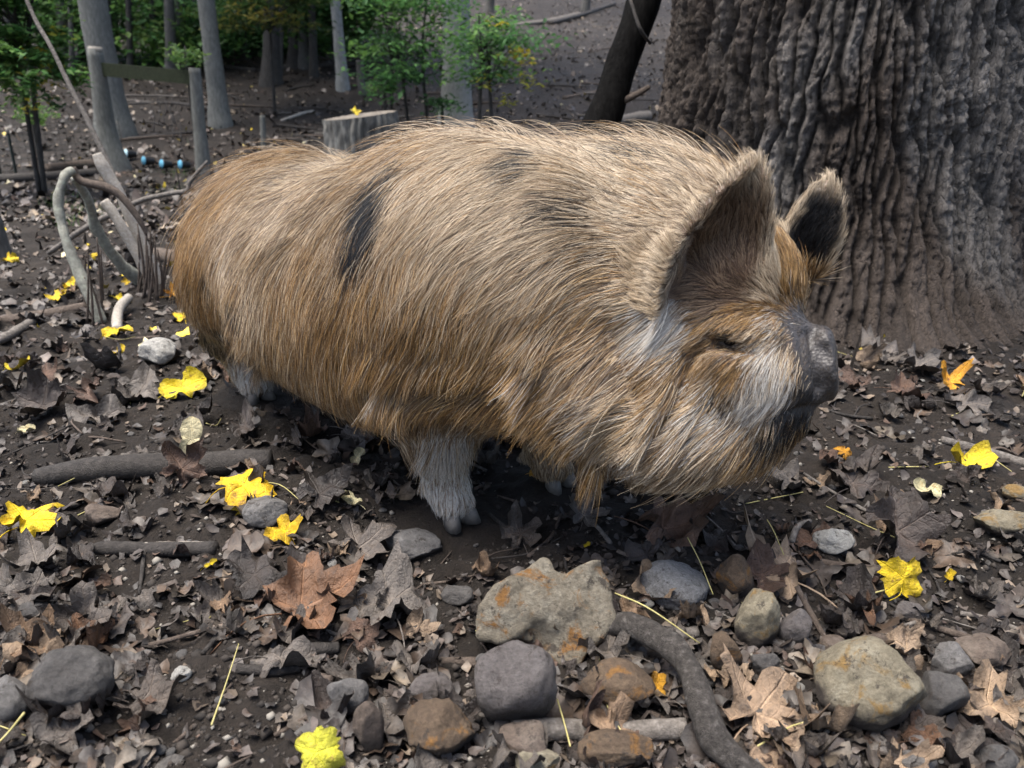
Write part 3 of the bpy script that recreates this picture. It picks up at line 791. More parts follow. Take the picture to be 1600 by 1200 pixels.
def leaf_mat(name, stops, rough=0.5, spec=0.4, spot=None, trans=0.12):
    m, nt, b = new_mat(name)
    oi = nt.nodes.new('ShaderNodeObjectInfo'); r = ramp(nt, oi.outputs['Random'], stops)
    at_ = node(nt, 'ShaderNodeVertexColor', layer_name='col')
    tc = nt.nodes.new('ShaderNodeTexCoord')
    sc_ = node(nt, 'ShaderNodeVectorMath', operation='SCALE'); sc_.inputs[0].default_value = (31, 53, 17); nt.links.new(oi.outputs['Random'], sc_.inputs['Scale'])
    ad = node(nt, 'ShaderNodeVectorMath', operation='ADD'); nt.links.new(tc.outputs['Object'], ad.inputs[0]); nt.links.new(sc_.outputs[0], ad.inputs[1])
    n1 = noise_tex(nt, ad.outputs[0], 2.6, 9, 0.75, 0.4); n2 = noise_tex(nt, ad.outputs[0], 14, 7, 0.75)
    sx = nt.nodes.new('ShaderNodeSeparateXYZ'); nt.links.new(tc.outputs['Object'], sx.inputs[0])
    def M(op, a, b_=None, c_=None):
        q = node(nt, 'ShaderNodeMath', operation=op)
        for k, v in enumerate((a, b_, c_)):
            if v is None: continue
            if isinstance(v, (int, float)): q.inputs[k].default_value = v
            else: nt.links.new(v, q.inputs[k])
        return q.outputs[0]
    ang_ = M('ARCTAN2', sx.outputs['Y'], sx.outputs['X']); rad_ = M('SQRT', M('ADD', M('MULTIPLY', sx.outputs['X'], sx.outputs['X']), M('MULTIPLY', sx.outputs['Y'], sx.outputs['Y'])))
    lat = M('MULTIPLY', rad_, M('ABSOLUTE', M('SINE', M('MULTIPLY', ang_, 2.5))))          # distance to the nearest main vein
    v1 = ramp(nt, lat, [(0.012, (1, 1, 1)), (0.050, (0, 0, 0))]).outputs[0]
    ph = M('FRACT', M('MULTIPLY', M('SUBTRACT', rad_, M('MULTIPLY', lat, 0.42)), 8.0))      # side veins in a herring-bone
    v2 = ramp(nt, M('ABSOLUTE', M('SUBTRACT', ph, 0.5)), [(0.03, (1, 1, 1)), (0.11, (0, 0, 0))]).outputs[0]
    vein = M('MAXIMUM', v1, M('MULTIPLY', v2, 0.45))
    c = mixc(nt, 1.0, r.outputs[0], at_.outputs['Color'], 'MULTIPLY')
    rr_ = ramp(nt, n1, [(0.30, (.55, .55, .55)), (0.7, (1.35, 1.35, 1.35))])
    c = mixc(nt, 1.0, c, rr_.outputs[0], 'MULTIPLY')
    if spot:
        sp = ramp(nt, n2, [(0.56, (0, 0, 0)), (0.66, (.8, .8, .8))]); c = mixc(nt, sp.outputs[0], c, spot)
        ed = ramp(nt, n1, [(0.55, (0, 0, 0)), (0.63, (.9, .9, .9))]); c = mixc(nt, ed.outputs[0], c, tuple(q * 1.6 for q in spot))
    else:
        sp = ramp(nt, n1, [(0.50, (0, 0, 0)), (0.68, (1, 1, 1))]); c = mixc(nt, sp.outputs[0], c, (.030, .024, .021))   # soil stuck to it
    c = mixc(nt, M('MULTIPLY', vein, 0.40), c, mixc(nt, 1.0, c, (1.75, 1.7, 1.6), 'MULTIPLY'))
    nt.links.new(c, b.inputs['Base Color'])
    b.inputs['Roughness'].default_value = rough; b.inputs['Specular IOR Level'].default_value = spec
    n4 = noise_tex(nt, ad.outputs[0], 5, 6, 0.65)
    hgt = M('ADD', M('ADD', M('MULTIPLY', vein, -0.35), M('MULTIPLY', n2, 0.5)), M('MULTIPLY', n4, 1.6))
    bump(nt, b, hgt, 1.0, 0.0045)
    return m
M_LEAF = {
 'dark': leaf_mat('dead_leaf_dark', [(0.0, (.040, .032, .028)), (0.5, (.070, .055, .047)), (1.0, (.050, .036, .030))], 0.42, 0.5),
 'grey': leaf_mat('dead_leaf_grey', [(0.0, (.093, .077, .064)), (0.5, (.145, .124, .107)), (1.0, (.083, .065, .053))], 0.45, 0.5),
 'tan': leaf_mat('dead_leaf_tan', [(0.0, (.26, .180, .115)), (0.5, (.33, .24, .165)), (1.0, (.20, .125, .075))], 0.6, 0.35),
 'rust': leaf_mat('dead_leaf_rust', [(0.0, (.125, .070, .045)), (0.5, (.10, .065, .050)), (1.0, (.165, .085, .045))], 0.5, 0.4),
 'yellow': leaf_mat('yellow_leaf', [(0.0, (.68, .47, .014)), (0.5, (.70, .54, .026)), (1.0, (.64, .38, .012))], 0.45, 0.4, spot=(.16, .085, .022)),
 'lime': leaf_mat('yellow_green_leaf', [(0.0, (.60, .57, .05)), (1.0, (.56, .52, .045))], 0.45, 0.4, spot=(.20, .13, .03)),
 'cream': leaf_mat('cream_leaf', [(0.0, (.62, .56, .34)), (1.0, (.66, .58, .36))], 0.6, 0.3, spot=(.34, .25, .12)),
 'orange': leaf_mat('orange_leaf', [(0.0, (.56, .24, .02)), (1.0, (.62, .33, .03))], 0.4, 0.45, spot=(.10, .045, .018))}
LEAFM = {}
def leaf_mesh(kind, var, cls, curl=0.5, crumple=0.12, stalk=True):
    key = (kind, var, cls, curl, crumple, stalk)
    if key not in LEAFM:
        V, F, col, rad = leaf_geo(kind, hash((kind, var)) % 9973 if False else (len(kind) * 131 + var * 17), curl=curl, crumple=crumple, stalk=stalk)
        me = mesh_data('leaf', V, F, M_LEAF[cls]); vcol(me, np.repeat(col[:, None], 3, 1)); LEAFM[key] = me
    return LEAFM[key]
def face_cam(rx, ry, rz):                                # spin a leaf in its own plane, then tip it up
    return (Matrix.Rotation(rx, 3, 'X') @ Matrix.Rotation(ry, 3, 'Y') @ Matrix.Rotation(rz, 3, 'Z')).to_euler()
def put_leaf(name, me, p, size, rot, label, cat, group=None):
    o = bpy.data.objects.new(name, me); link(o); o.location = p; o.scale = (size,) * 3; o.rotation_euler = rot
    tag(o, label, cat, group); return o
# yellow and other bright leaves, one by one: pixel, width in pixels, shape, class, tilt x, tilt y, turn, label
BRIGHT = [
 (385,772,118,'tulip','yellow',.35,.1,.3,'large bright yellow lobed leaf lying just below the dark log'),
 (447,838,66,'tulip','yellow',.5,.15,2.4,'yellow leaf with brown rim leaning on the grey stone below the dark log'),
 (288,613,86,'oval','yellow',.5,-.2,.4,'curled yellow leaf with purplish base near the hind foot'),
 (48,822,125,'maple','yellow',.25,.1,1.2,'big flat golden leaf with grey brown margins beside the squared brown stone'),
 (500,1188,100,'tulip','lime',.75,.0,1.6,'yellow green leaf with notched top standing on the bare soil'),
 (1508,728,92,'oval','yellow',.3,.1,.2,'folded yellow leaf with brown centre beside the long bare twig'),
 (1484,602,68,'maple','orange',.55,.1,2.0,'curled amber leaf on the soil in front of the big tree roots'),
 (183,524,56,'oval','yellow',.5,0,.3,'boat shaped yellow leaf resting on a thin stick'),
 (186,558,34,'oval','yellow',.5,0,1.1,'small torn yellow leaf beside the pale grey stone'),
 (274,466,42,'maple','orange',.7,0,.6,'orange yellow leaf standing beside the pig rump'),
 (291,498,44,'tulip','yellow',.4,0,1.9,'yellow leaf with brown streaks close behind the pig rump'),
 (92,468,36,'tulip','yellow',.4,0,.9,'yellow leaf in the litter just behind the bent lichen covered branch'),
 (116,450,36,'maple','yellow',.6,0,2.9,'pair of yellow leaf lobes raised behind the bent lichen covered branch'),
 (30,577,46,'oval','yellow',.3,0,.5,'yellow leaf with brown margin at the edge of the litter'),
 (14,410,28,'maple','yellow',.5,0,.5,'yellow leaf beside the small dark trunk base'),
 (192,472,36,'oval','yellow',.2,.3,.1,'narrow yellow leaf at the foot of the dead stems'),
 (198,446,16,'tulip','yellow',.6,0,.7,'tiny yellow leaf caught between the dead branches'),
 (150,404,18,'tulip','yellow',.7,0,.2,'tiny bright yellow leaf behind the leaning branches'),
 (1448,772,56,'oval','cream',.15,.05,2.9,'pale cream toothed leaf lying on dark mud'),
 (1316,716,38,'maple','orange',.6,.1,1.0,'small rust and orange curled leaf beside the pig chin'),
 (1480,908,30,'oval','yellow',.6,0,.9,'small yellow leaf tip curling behind the upright yellow leaf'),
 (1386,534,26,'tulip','yellow',.5,0,.9,'small yellow leaf against the base of the big tree'),
 (846,748,56,'oval','orange',.4,.2,.1,'slim curled golden leaf in the shade between the front legs'),
 (560,722,40,'oval','cream',.6,0,1.3,'crumpled mottled leaf in the shade under the belly'),
 (552,790,46,'oval','cream',.3,0,2.6,'crumpled cream and brown leaf beside two pale stalks'),
 (42,678,34,'oval','cream',.4,0,.3,'small cream leaf folded over on the dark mud'),
 (330,890,26,'oval','yellow',.3,0,.6,'small yellow leaf remnant on crossing thin stalks'),
 (916,860,16,'oval','yellow',.4,0,.6,'tiny yellow bud like leaf on a long stalk'),
 (75,592,52,'maple','rust',.5,0,.6,'purple brown leaf with an orange patch curling upward'),
 (150,925,60,'oval','rust',.3,.1,.2,'flat rusty leaf under the pale streaked stick')]
for i, (px, py, w, kd, cl, rx, ry, rz, lab) in enumerate(BRIGHT):
    p = ground_pt(px, py + w * 0.08); s_ = w * pxm(p[1], p[2]) * 0.56
    put_leaf('leaf', leaf_mesh(kd, 40 + i, cl, 0.75, 0.10), p + [0, 0, 0.010 + s_ * 0.30 * math.sin(rx)], s_ if kd != 'oval' else s_ * 0.95, face_cam(rx, ry, rz), lab, 'leaf')
# two leaves that stand on edge
p = ground_pt(1400, 938); put_leaf('leaf', leaf_mesh('tulip', 71, 'yellow', 0.5, 0.10), p + [0, 0, 0.040], 0.046, face_cam(1.15, 0.25, 1.2), 'bright yellow leaf standing on edge beside a tan rolled leaf', 'leaf')
p = ground_pt(304, 720); put_leaf('leaf', leaf_mesh('oval', 72, 'cream', 0.3, 0.04, False), p + [0, 0, 0.045], 0.048, face_cam(1.35, 0.1, 1.45), 'slender pale green leaf pointing upward on the dark log', 'leaf')
# prominent dead leaves
BROWN = [
 (1180,1118,190,'maple','tan',.12,.05,.8,'large tan maple leaf spread beside the bent root'),
 (1215,905,170,'maple','tan',.25,.1,2.2,'broad tan leaf draped over stones with its stalk up'),
 (1190,905,95,'tulip','rust',.45,.1,.5,'orange brown leaf wedged above the faceted tan stone'),
 (955,1160,120,'maple','tan',.6,.1,1.2,'pale brown leaf tented over the grey stick'),
 (290,745,95,'maple','rust',.9,.1,1.0,'veined brown leaf propped against the dark log'),
 (470,955,190,'maple','rust',.2,.1,.4,'wide reddish brown leaf heap with curled edges'),
 (610,950,150,'tulip','grey',.1,.1,2.0,'flat muddy leaf below the grey flat stone'),
 (560,860,130,'maple','grey',.2,.05,.7,'grey brown leaf pressed against the grey flat stone'),
 (130,990,125,'maple','grey',.7,.1,1.5,'pointed grey leaf standing above the dark grey rock'),
 (48,935,95,'tulip','grey',.15,.1,.3,'silvery underside leaf beside the dark round stone'),
 (40,1015,110,'maple','tan',.25,.1,1.1,'pinkish brown leaf over the edge of the grey rock'),
 (1035,830,150,'maple','rust',.2,.1,.2,'dark rust leaf below the pig jowl'),
 (912,815,78,'maple','grey',.7,.1,1.3,'pointed grey leaf just in front of the front legs'),
 (812,845,88,'maple','grey',.6,.2,1.9,'grey leaf with one lobe pointing up near the big slab'),
 (1400,838,140,'tulip','dark',.5,.1,.4,'dark folded leaf behind the upright yellow leaf'),
 (1430,578,80,'maple','grey',.3,.1,.4,'grey leaf leaning on the tree root'),
 (1375,562,95,'maple','grey',.2,.1,1.8,'broad grey leaf on the soil before the big tree'),
 (1415,618,80,'tulip','rust',.1,.1,.2,'flat reddish leaf near the curled amber leaf'),
 (818,678,50,'tulip','tan',.5,.1,.4,'pale tan leaf scrap seen between the front legs'),
 (1540,1110,150,'maple','tan',.2,.05,2.4,'crumpled tan leaf beside the yellowish boulder'),
 (1330,760,120,'maple','dark',.15,.05,.8,'muddy dark leaf trodden into the soil by the chin'),
 (1500,640,90,'maple','grey',.25,.1,.1,'ragged grey leaf by the twig near the tree root'),
 (70,640,95,'tulip','dark',.5,.15,.4,'blackish curled leaf with raised rim'),
 (150,660,90,'oval','grey',.3,.1,.5,'smooth grey brown oval leaf on the mud'),
 (215,620,95,'tulip','grey',.2,.1,.2,'grey leaf with an orange edge beside the curled yellow leaf'),
 (60,885,110,'maple','grey',.15,.1,2.2,'ragged grey brown leaf beside the golden leaf'),
 (440,1040,120,'oval','grey',.15,.1,.1,'long muddy leaf fold on bare soil'),
 (565,1000,70,'tulip','rust',.5,.1,.9,'small orange brown leaf standing beside a clod'),
 (720,1140,95,'maple','dark',.6,.1,2.0,'purplish dark leaf hanging over the rusty stone'),
 (830,1030,110,'oval','rust',.35,.2,2.7,'glossy maroon leaf edge under the big slab'),
 (500,780,110,'maple','dark',.3,.1,.9,'dark muddy leaf under the crumpled cream leaf'),
 (400,905,120,'tulip','dark',.15,.1,.4,'black wet leaf flattened in the litter'),
 (1060,1010,70,'tulip','grey',.4,.1,.4,'grey torn leaf between the stones and the bent root'),
 (1025,1085,50,'oval','orange',.3,.1,1.4,'yellow brown leaf strip beside the rust stone'),
 (225,1100,130,'maple','grey',.1,.05,.2,'muddy leaf plastered onto bare soil'),
 (560,690,80,'tulip','grey',.3,.1,.2,'brownish leaf in deep shade under the belly')]
for i, (px, py, w, kd, cl, rx, ry, rz, lab) in enumerate(BROWN):
    p = ground_pt(px, py + w * 0.05); s_ = w * pxm(p[1], p[2]) * 0.58
    put_leaf('leaf', leaf_mesh(kd, 100 + i, cl, 0.6, 0.17), p + [0, 0, 0.008 + s_ * 0.25 * math.sin(rx)], s_, face_cam(rx, ry, rz), lab, 'leaf')
# the many look-alike dead leaves lying about
SHADE_FEET = [FNF, FFF, FNH, FFH]
rg = np.random.default_rng(31)
LAB = {'dark': ('wet blackish dead leaf lying in the leaf litter', 'blackish dead leaves in the litter'), 'grey': ('grey brown dead leaf lying in the leaf litter', 'grey brown dead leaves in the litter'),
       'tan': ('light tan dead leaf lying in the leaf litter', 'tan dead leaves in the litter'), 'rust': ('small reddish brown dead leaf in the litter', 'reddish brown dead leaves in the litter')}
SHP = {'maple': 'star lobed', 'tulip': 'broad notched', 'oval': 'narrow oval'}
LIT = scatter_px(760, -40, 1640, 330, 1230, 77); pj = project(LIT)
cnt = 0
for p, q in zip(LIT, pj):
    px, py = q[0], q[1]
    if cnt >= 330: break
    if min(np.hypot(*(p[:2] - f[:2])) for f in SHADE_FEET) < 0.10: continue
    if 250 < px < 460 and 1010 < py < 1240: continue
    if 620 < px < 860 and 790 < py < 900: continue
    if 1180 < px < 1320 and 720 < py < 830 and rg.random() < 0.6: continue
    cl = rg.choice(['dark', 'grey', 'tan', 'rust'], p=[.32, .46, .11, .11]); kd = rg.choice(['maple', 'tulip', 'oval'], p=[.45, .3, .25])
    s_ = rg.uniform(0.020, 0.056) * (0.9 if py > 700 else 1.1)
    put_leaf('leaf', leaf_mesh(kd, int(rg.integers(0, 7)), cl, 0.65, 0.20, bool(rg.random() < 0.3)), p + [0, 0, 0.003 + s_ * 0.12], s_,
             (rg.normal(0, .28), rg.normal(0, .28), rg.uniform(0, 6.28)), LAB[cl][0].replace('dead leaf', SHP[kd] + ' dead leaf'), 'leaf', LAB[cl][1].replace('dead leaves', SHP[kd] + ' dead leaves'))
    cnt += 1
rg = np.random.default_rng(37)
TROD = scatter_px(640, -60, 1660, 430, 1240, 38); pj2 = project(TROD); TV, TF, TCOL = [], [], []
protos = [leaf_geo(k, 300 + i, nth=22, nr=2, curl=.32, crumple=.14, stalk=False) for i, k in enumerate(['maple', 'tulip', 'oval', 'maple', 'tulip', 'maple'])]
tp = np.array([(.030, .024, .020), (.045, .036, .031), (.070, .058, .048), (.095, .080, .067), (.070, .048, .034), (.12, .095, .070)])
for p, q in zip(TROD, pj2):
    if min(np.hypot(*(p[:2] - f[:2])) for f in SHADE_FEET) < 0.10 or (250 < q[0] < 460 and q[1] > 1010) or (620 < q[0] < 860 and 790 < q[1] < 900) or (1120 < q[0] < 1330 and 690 < q[1] < 830): continue
    V_, F_, c_, r_ = protos[rg.integers(0, 6)]; s_ = rg.uniform(.016, .046); R3 = rot_euler(rg.normal(0, .18), rg.normal(0, .18), rg.uniform(0, 6.28)); k = sum(len(v) for v in TV)
    TV.append((V_ * s_) @ R3.T + p + [0, 0, .002]); TF.extend([tuple(a + k for a in f) for f in F_]); TCOL.append(tp[rg.integers(0, 6)] * rg.uniform(.7, 1.25) * c_[:, None])
TRODDEN = (np.vstack(TV), TF, np.vstack(TCOL))
# the rest of the litter: crumbs of leaf nobody could count
def litter(name, C, smin, smax, label, seed, pal, flat=0.35, z0=0.003):
    rg = np.random.default_rng(seed); n = len(C); k = 7
    th = np.arange(k) / k * 2 * np.pi
    s_ = rg.uniform(smin, smax, n) 
    r = s_[:, None] * rg.uniform(0.45, 1.15, (n, k)); asp = rg.uniform(0.45, 1.0, (n, 1))
    L = np.zeros((n, k + 1, 3)); L[:, 1:, 0] = r * np.cos(th); L[:, 1:, 1] = r * np.sin(th) * asp
    L[:, 1:, 2] = rg.normal(0, 0.20, (n, k)) * s_[:, None] + 0.25 * s_[:, None] * np.abs(np.sin(th + rg.uniform(0, 3, (n, 1))))
    tx, ty, tz = rg.normal(0, flat, n), rg.normal(0, flat, n), rg.uniform(0, 6.28, n)
    cz, sz_ = np.cos(tz)[:, None], np.sin(tz)[:, None]
    X = L[..., 0] * cz - L[..., 1] * sz_; Y = L[..., 0] * sz_ + L[..., 1] * cz
    Z = L[..., 2] + X * np.tan(tx)[:, None] + Y * np.tan(ty)[:, None]
    V = np.stack([X, Y, Z], -1) + C[:, None]; V[..., 2] += z0 + s_[:, None] * 0.15
    f = np.array([(0, 1 + j, 1 + (j + 1) % k) for j in range(k)])
    F = (f[None] + (k + 1) * np.arange(n)[:, None, None]).reshape(-1, 3)
    o = mesh_obj(name, V.reshape(-1, 3), F, m_litter)
    pal = np.array(pal); c = pal[rg.integers(0, len(pal), n)] * rg.uniform(0.6, 1.35, (n, 1))
    c = np.repeat(c, k + 1, 0) * rg.uniform(0.8, 1.2, (n * (k + 1), 1))
    vcol(o.data, c); tag(o, label, kind='stuff'); return o
TCX = (1.118, 2.86)
m_litter, nt, b = new_mat('leaf_litter')
at_ = node(nt, 'ShaderNodeVertexColor', layer_name='col'); tc = nt.nodes.new('ShaderNodeTexCoord')
n1 = noise_tex(nt, tc.outputs['Object'], 90, 6, 0.7); rr_ = ramp(nt, n1, [(0.3, (.5, .5, .5)), (0.7, (1.4, 1.4, 1.4))])
nt.links.new(mixc(nt, 1.0, at_.outputs['Color'], rr_.outputs[0], 'MULTIPLY'), b.inputs['Base Color'])
b.inputs['Roughness'].default_value = 0.5; b.inputs['Specular IOR Level'].default_value = 0.4
bump(nt, b, n1, 0.4, 0.004)
o = mesh_obj('trodden_leaves', TRODDEN[0], TRODDEN[1], m_litter); vcol(o.data, TRODDEN[2]); tag(o, 'mat of muddy trodden leaves pressed into the soil', kind='stuff')
PALL = [(.035, .028, .024), (.045, .035, .030), (.035, .028, .024), (.060, .047, .040), (.095, .077, .067), (.07, .046, .034), (.15, .115, .085)]
C = scatter_px(6500, -120, 1720, 390, 1290, 123); ok = np.ones(len(C), bool)
for f in SHADE_FEET: ok &= np.hypot(C[:, 0] - f[0], C[:, 1] - f[1]) > 0.08
pj = project(C); ok &= ~((pj[:, 0] > 620) & (pj[:, 0] < 860) & (pj[:, 1] > 790) & (pj[:, 1] < 900) & (RNG.random(len(C)) < .8))
ok &= ~((pj[:, 0] > 230) & (pj[:, 0] < 470) & (pj[:, 1] > 1000) & (RNG.random(len(C)) < .7))
litter('leaf_litter', C[ok], 0.003, 0.013, 'broken dark leaf litter covering the soil', 41, PALL)
# hillside litter behind
rg = np.random.default_rng(55); n = 34000
yy = 4.0 + 26 * rg.random(n) ** 1.4; xx = rg.uniform(-1, 1, n) * (yy * 0.80 + 1.0)
C = np.stack([xx, yy, terrain(xx, yy)], -1)
litter('hillside_litter', C, 0.012, 0.040, 'dull fallen leaves covering the rising woodland floor', 42, PALL + [(.26, .20, .14), (.20, .17, .15), (.13, .10, .085)], 0.35)
rg = np.random.default_rng(57); n = 7000
yy = 1.7 + 2.5 * rg.random(n); xx = rg.uniform(-1, 1, n) * (yy * 0.80 + .6)
C = np.stack([xx, yy, terrain(xx, yy)], -1); C = C[np.hypot(C[:, 0] - TCX[0], C[:, 1] - TCX[1]) > .72]
litter('leaf_litter_behind', C, 0.006, 0.022, 'dark broken leaves covering the ground behind the pig', 44, PALL + [(.12, .095, .08)], 0.4)
rg = np.random.default_rng(56); n = 420
yy = 1.9 + 9 * rg.random(n) ** 1.3; xx = rg.uniform(-1.0, 0.75, n) * (yy * 0.72)
C = np.stack([xx, yy, terrain(xx, yy)], -1); C = C[np.hypot(C[:, 0] + .27, C[:, 1] - 1.5) > .75]
litter('yellow_leaf_scraps', C, 0.010, 0.026, 'scattered scraps of yellow leaf on the woodland floor', 43, [(.70, .50, .03), (.60, .46, .10), (.55, .48, .28)], 0.5)
# ------------------------------------------------------------------ stones
def stone_mat(name, c0, c1, c2, rough=0.8, stain=None, sc_=18, bs=0.5, mud=0.42):
    m, nt, b = new_mat(name)
    tc = nt.nodes.new('ShaderNodeTexCoord'); oi = nt.nodes.new('ShaderNodeObjectInfo')
    s_ = node(nt, 'ShaderNodeVectorMath', operation='SCALE'); s_.inputs[0].default_value = (31, 53, 17); nt.links.new(oi.outputs['Random'], s_.inputs['Scale'])
    ad = node(nt, 'ShaderNodeVectorMath', operation='ADD'); nt.links.new(tc.outputs['Object'], ad.inputs[0]); nt.links.new(s_.outputs[0], ad.inputs[1]); v = ad.outputs[0]
    n1 = noise_tex(nt, v, sc_ * 1.6, 10, 0.78, 0.3); n2 = noise_tex(nt, v, sc_ * 9, 9, 0.8); n3 = noise_tex(nt, v, sc_ * 1.4, 9, 0.72, 0.8)
    c = ramp(nt, n1, [(0.28, c0), (0.52, c1), (0.74, c2)]).outputs[0]
    if stain:
        st = ramp(nt, n3, [(0.54, (0, 0, 0)), (0.62, (1, 1, 1))]); c = mixc(nt, st.outputs[0], c, stain)
    rr_ = ramp(nt, n2, [(0.3, (.50, .50, .50)), (0.7, (1.3, 1.3, 1.3))]); c = mixc(nt, 1.0, c, rr_.outputs[0], 'MULTIPLY')
    if mud:                                              # soil clinging round the lower part and in blotches
        sp = nt.nodes.new('ShaderNodeSeparateXYZ'); nt.links.new(tc.outputs['Generated'], sp.inputs[0])
        mm = node(nt, 'ShaderNodeMath', operation='MULTIPLY_ADD'); nt.links.new(n3, mm.inputs[0]); mm.inputs[1].default_value = 0.9; mm.inputs[2].default_value = -0.45
        sm = node(nt, 'ShaderNodeMath', operation='ADD'); nt.links.new(sp.outputs['Z'], sm.inputs[0]); nt.links.new(mm.outputs[0], sm.inputs[1])
        mr = ramp(nt, sm.outputs[0], [(mud - 0.12, (1, 1, 1)), (mud + 0.12, (0, 0, 0))]); c = mixc(nt, mr.outputs[0], c, (.045, .036, .030))
    n5 = noise_tex(nt, v, sc_ * 2.6, 10, 0.82, 0.2)      # flecks of dried mud
    fk = ramp(nt, n5, [(0.555, (0, 0, 0)), (0.60, (.85, .85, .85))]); c = mixc(nt, fk.outputs[0], c, (.050, .040, .033))
    nt.links.new(c, b.inputs['Base Color']); b.inputs['Roughness'].default_value = rough; b.inputs['Specular IOR Level'].default_value = 0.35
    bump(nt, b, n2, min(bs * 1.6, 1.0), 0.010)
    return m
M_ST = {'grey': stone_mat('grey_stone', (.10, .093, .087), (.165, .155, .147), (.26, .25, .24)),
 'dark': stone_mat('dark_stone', (.055, .050, .047), (.095, .088, .083), (.16, .15, .14)),
 'tan': stone_mat('tan_stone', (.14, .118, .080), (.25, .215, .150), (.36, .33, .25), stain=(.25, .155, .055), mud=.48),
 'slab': stone_mat('lichen_slab', (.12, .100, .070), (.255, .220, .165), (.40, .368, .295), stain=(.26, .125, .035), sc_=16, mud=0.20, bs=.9),
 'rust': stone_mat('rusty_stone', (.075, .052, .036), (.125, .086, .056), (.19, .135, .085), stain=(.23, .115, .035), mud=.45),
 'brown': stone_mat('brown_stone', (.085, .062, .048), (.15, .115, .092), (.23, .19, .155)),
 'pale': stone_mat('pale_stone', (.34, .32, .28), (.50, .48, .44), (.62, .60, .56), bs=0.9, mud=0.12),
 'rough': stone_mat('rough_grey_stone', (.20, .195, .19), (.33, .325, .32), (.46, .455, .45), bs=1.2, sc_=30, mud=0.10),
 'mauve': stone_mat('mauve_stone', (.115, .098, .092), (.165, .145, .137), (.24, .218, .208), rough=0.6, bs=0.6, mud=.5)}
STONES = [  # centre pixel, width, height, kind, angular, label
 (1345,1082,178,150,'tan',.55,'large yellowish boulder with muddy lower half beside a tan leaf'),
 (645,860,94,60,'grey',.8,'flat topped grey stone on bare soil near the front foot'),
 (1048,922,114,80,'rough',.7,'rough pale grey lump of rock beside the big slab'),
 (805,1085,128,140,'mauve',.05,'smooth rounded mauve grey stone leaning under the big slab'),
 (962,1078,118,80,'rust',.3,'rust brown stone lying behind the grey stick'),
 (1176,972,68,98,'tan',.75,'faceted tan stone standing among small stones'),
 (1238,985,52,60,'mauve',.05,'small round grey stone next to the faceted tan stone'),
 (1298,846,62,44,'pale',.5,'whitish knobbly stone beside a bare twig'),
 (420,806,74,58,'grey',.6,'grey stone behind the yellow leaf with brown rim'),
 (162,806,56,42,'brown',.35,'squared brown stone beside the golden leaf'),
 (128,1075,130,112,'dark',.85,'big dark grey rock under the pointed grey leaf'),
 (18,1100,88,80,'grey',.2,'smooth grey rock beside the dark grey rock'),
 (55,962,58,46,'dark',.1,'dark round stone on the silvery leaf'),
 (545,1092,68,64,'grey',.15,'round speckled grey cobble beside pale wood chip'),
 (580,1145,48,78,'brown',.05,'egg shaped brown stone on the soil'),
 (672,1086,76,54,'mauve',.15,'flattened mauve pebble next to the round speckled cobble'),
 (692,1155,122,95,'rust',.9,'jagged rusty orange stone beneath the purplish leaf'),
 (818,1172,86,66,'brown',.2,'rounded brown stone below the mauve grey stone'),
 (838,1200,72,44,'tan',.7,'pale tan stone chip beside the rounded brown stone'),
 (1476,1040,66,66,'grey',.95,'angular blue grey stone above the dark muddy cobble'),
 (1532,1022,80,54,'brown',.6,'brown flat stone beside the angular blue grey stone'),
 (1458,1090,84,70,'dark',.3,'dark muddy cobble touching the yellowish boulder'),
 (1128,1024,54,66,'rust',.5,'reddish brown stone below the rough pale lump'),
 (1192,1040,46,42,'dark',.6,'small dark stone below the faceted tan stone'),
 (1416,958,46,36,'mauve',.2,'small mauve stone under the upright yellow leaf'),
 (1342,922,44,30,'rust',.2,'small rusty pebble in the crumbly soil'),
 (1562,818,92,44,'tan',.7,'flat tan stone lying beyond the long bare twig'),
 (958,1180,120,62,'rust',.6,'brown orange stone under the tented leaf'),
 (252,552,62,50,'pale',.6,'pale grey stone near the boat shaped yellow leaf'),
 (1146,905,58,70,'rust',.85,'upright rust coloured splinter of stone by the rough pale lump'),
 (1428,1196,62,40,'grey',.1,'smooth grey stone below the yellowish boulder'),
 (715,932,54,34,'dark',.2,'dark clod like stone on bare soil left of the slab'.replace(' left of the slab', ' beside the big slab')),
 (285,1055,32,24,'pale',.3,'white pebble alone on the bare soil'),
 (500,1068,44,28,'brown',.3,'small brown stone beside the round speckled cobble'),
 (1545,1190,70,50,'dark',.2,'dark stone half buried under the crumpled tan leaf'),
 (1100,1060,40,34,'dark',.4,'small dark stone in the curve of the bent root'),
 (1300,1010,44,34,'brown',.3,'small brown stone above the yellowish boulder'),
 (1585,770,40,30,'tan',.3,'small tan stone by the end of the long bare twig')]
for i, (px, py, w, h, k, an, lab) in enumerate(STONES):
    p = ground_pt(px, py + h * 0.44); u = pxm(p[1], 0.02)
    el = math.atan2(CAM_H, p[1]); wm = w * u; hm = h * u; dm = min(0.85 * wm, hm / max(math.sin(el), .2) * 0.8)
    hz = max((hm - 0.55 * dm * math.sin(el)) / math.cos(el), 0.38 * wm) * 1.18
    V, F = rock_geo(wm * 1.04, dm, hz, 500 + i, min(an + .12, 1), 4)
    o = mesh_obj('stone', rotz(V, 0.0 if an > .5 else 0.3 * math.sin(i)), F, M_ST[k])
    dirg = p[:2] / np.linalg.norm(p[:2]); c = p[:2] + dirg * dm * 0.40
    o.location = (c[0], c[1], p[2] + hz * 0.34); tag(o, lab, 'stone')
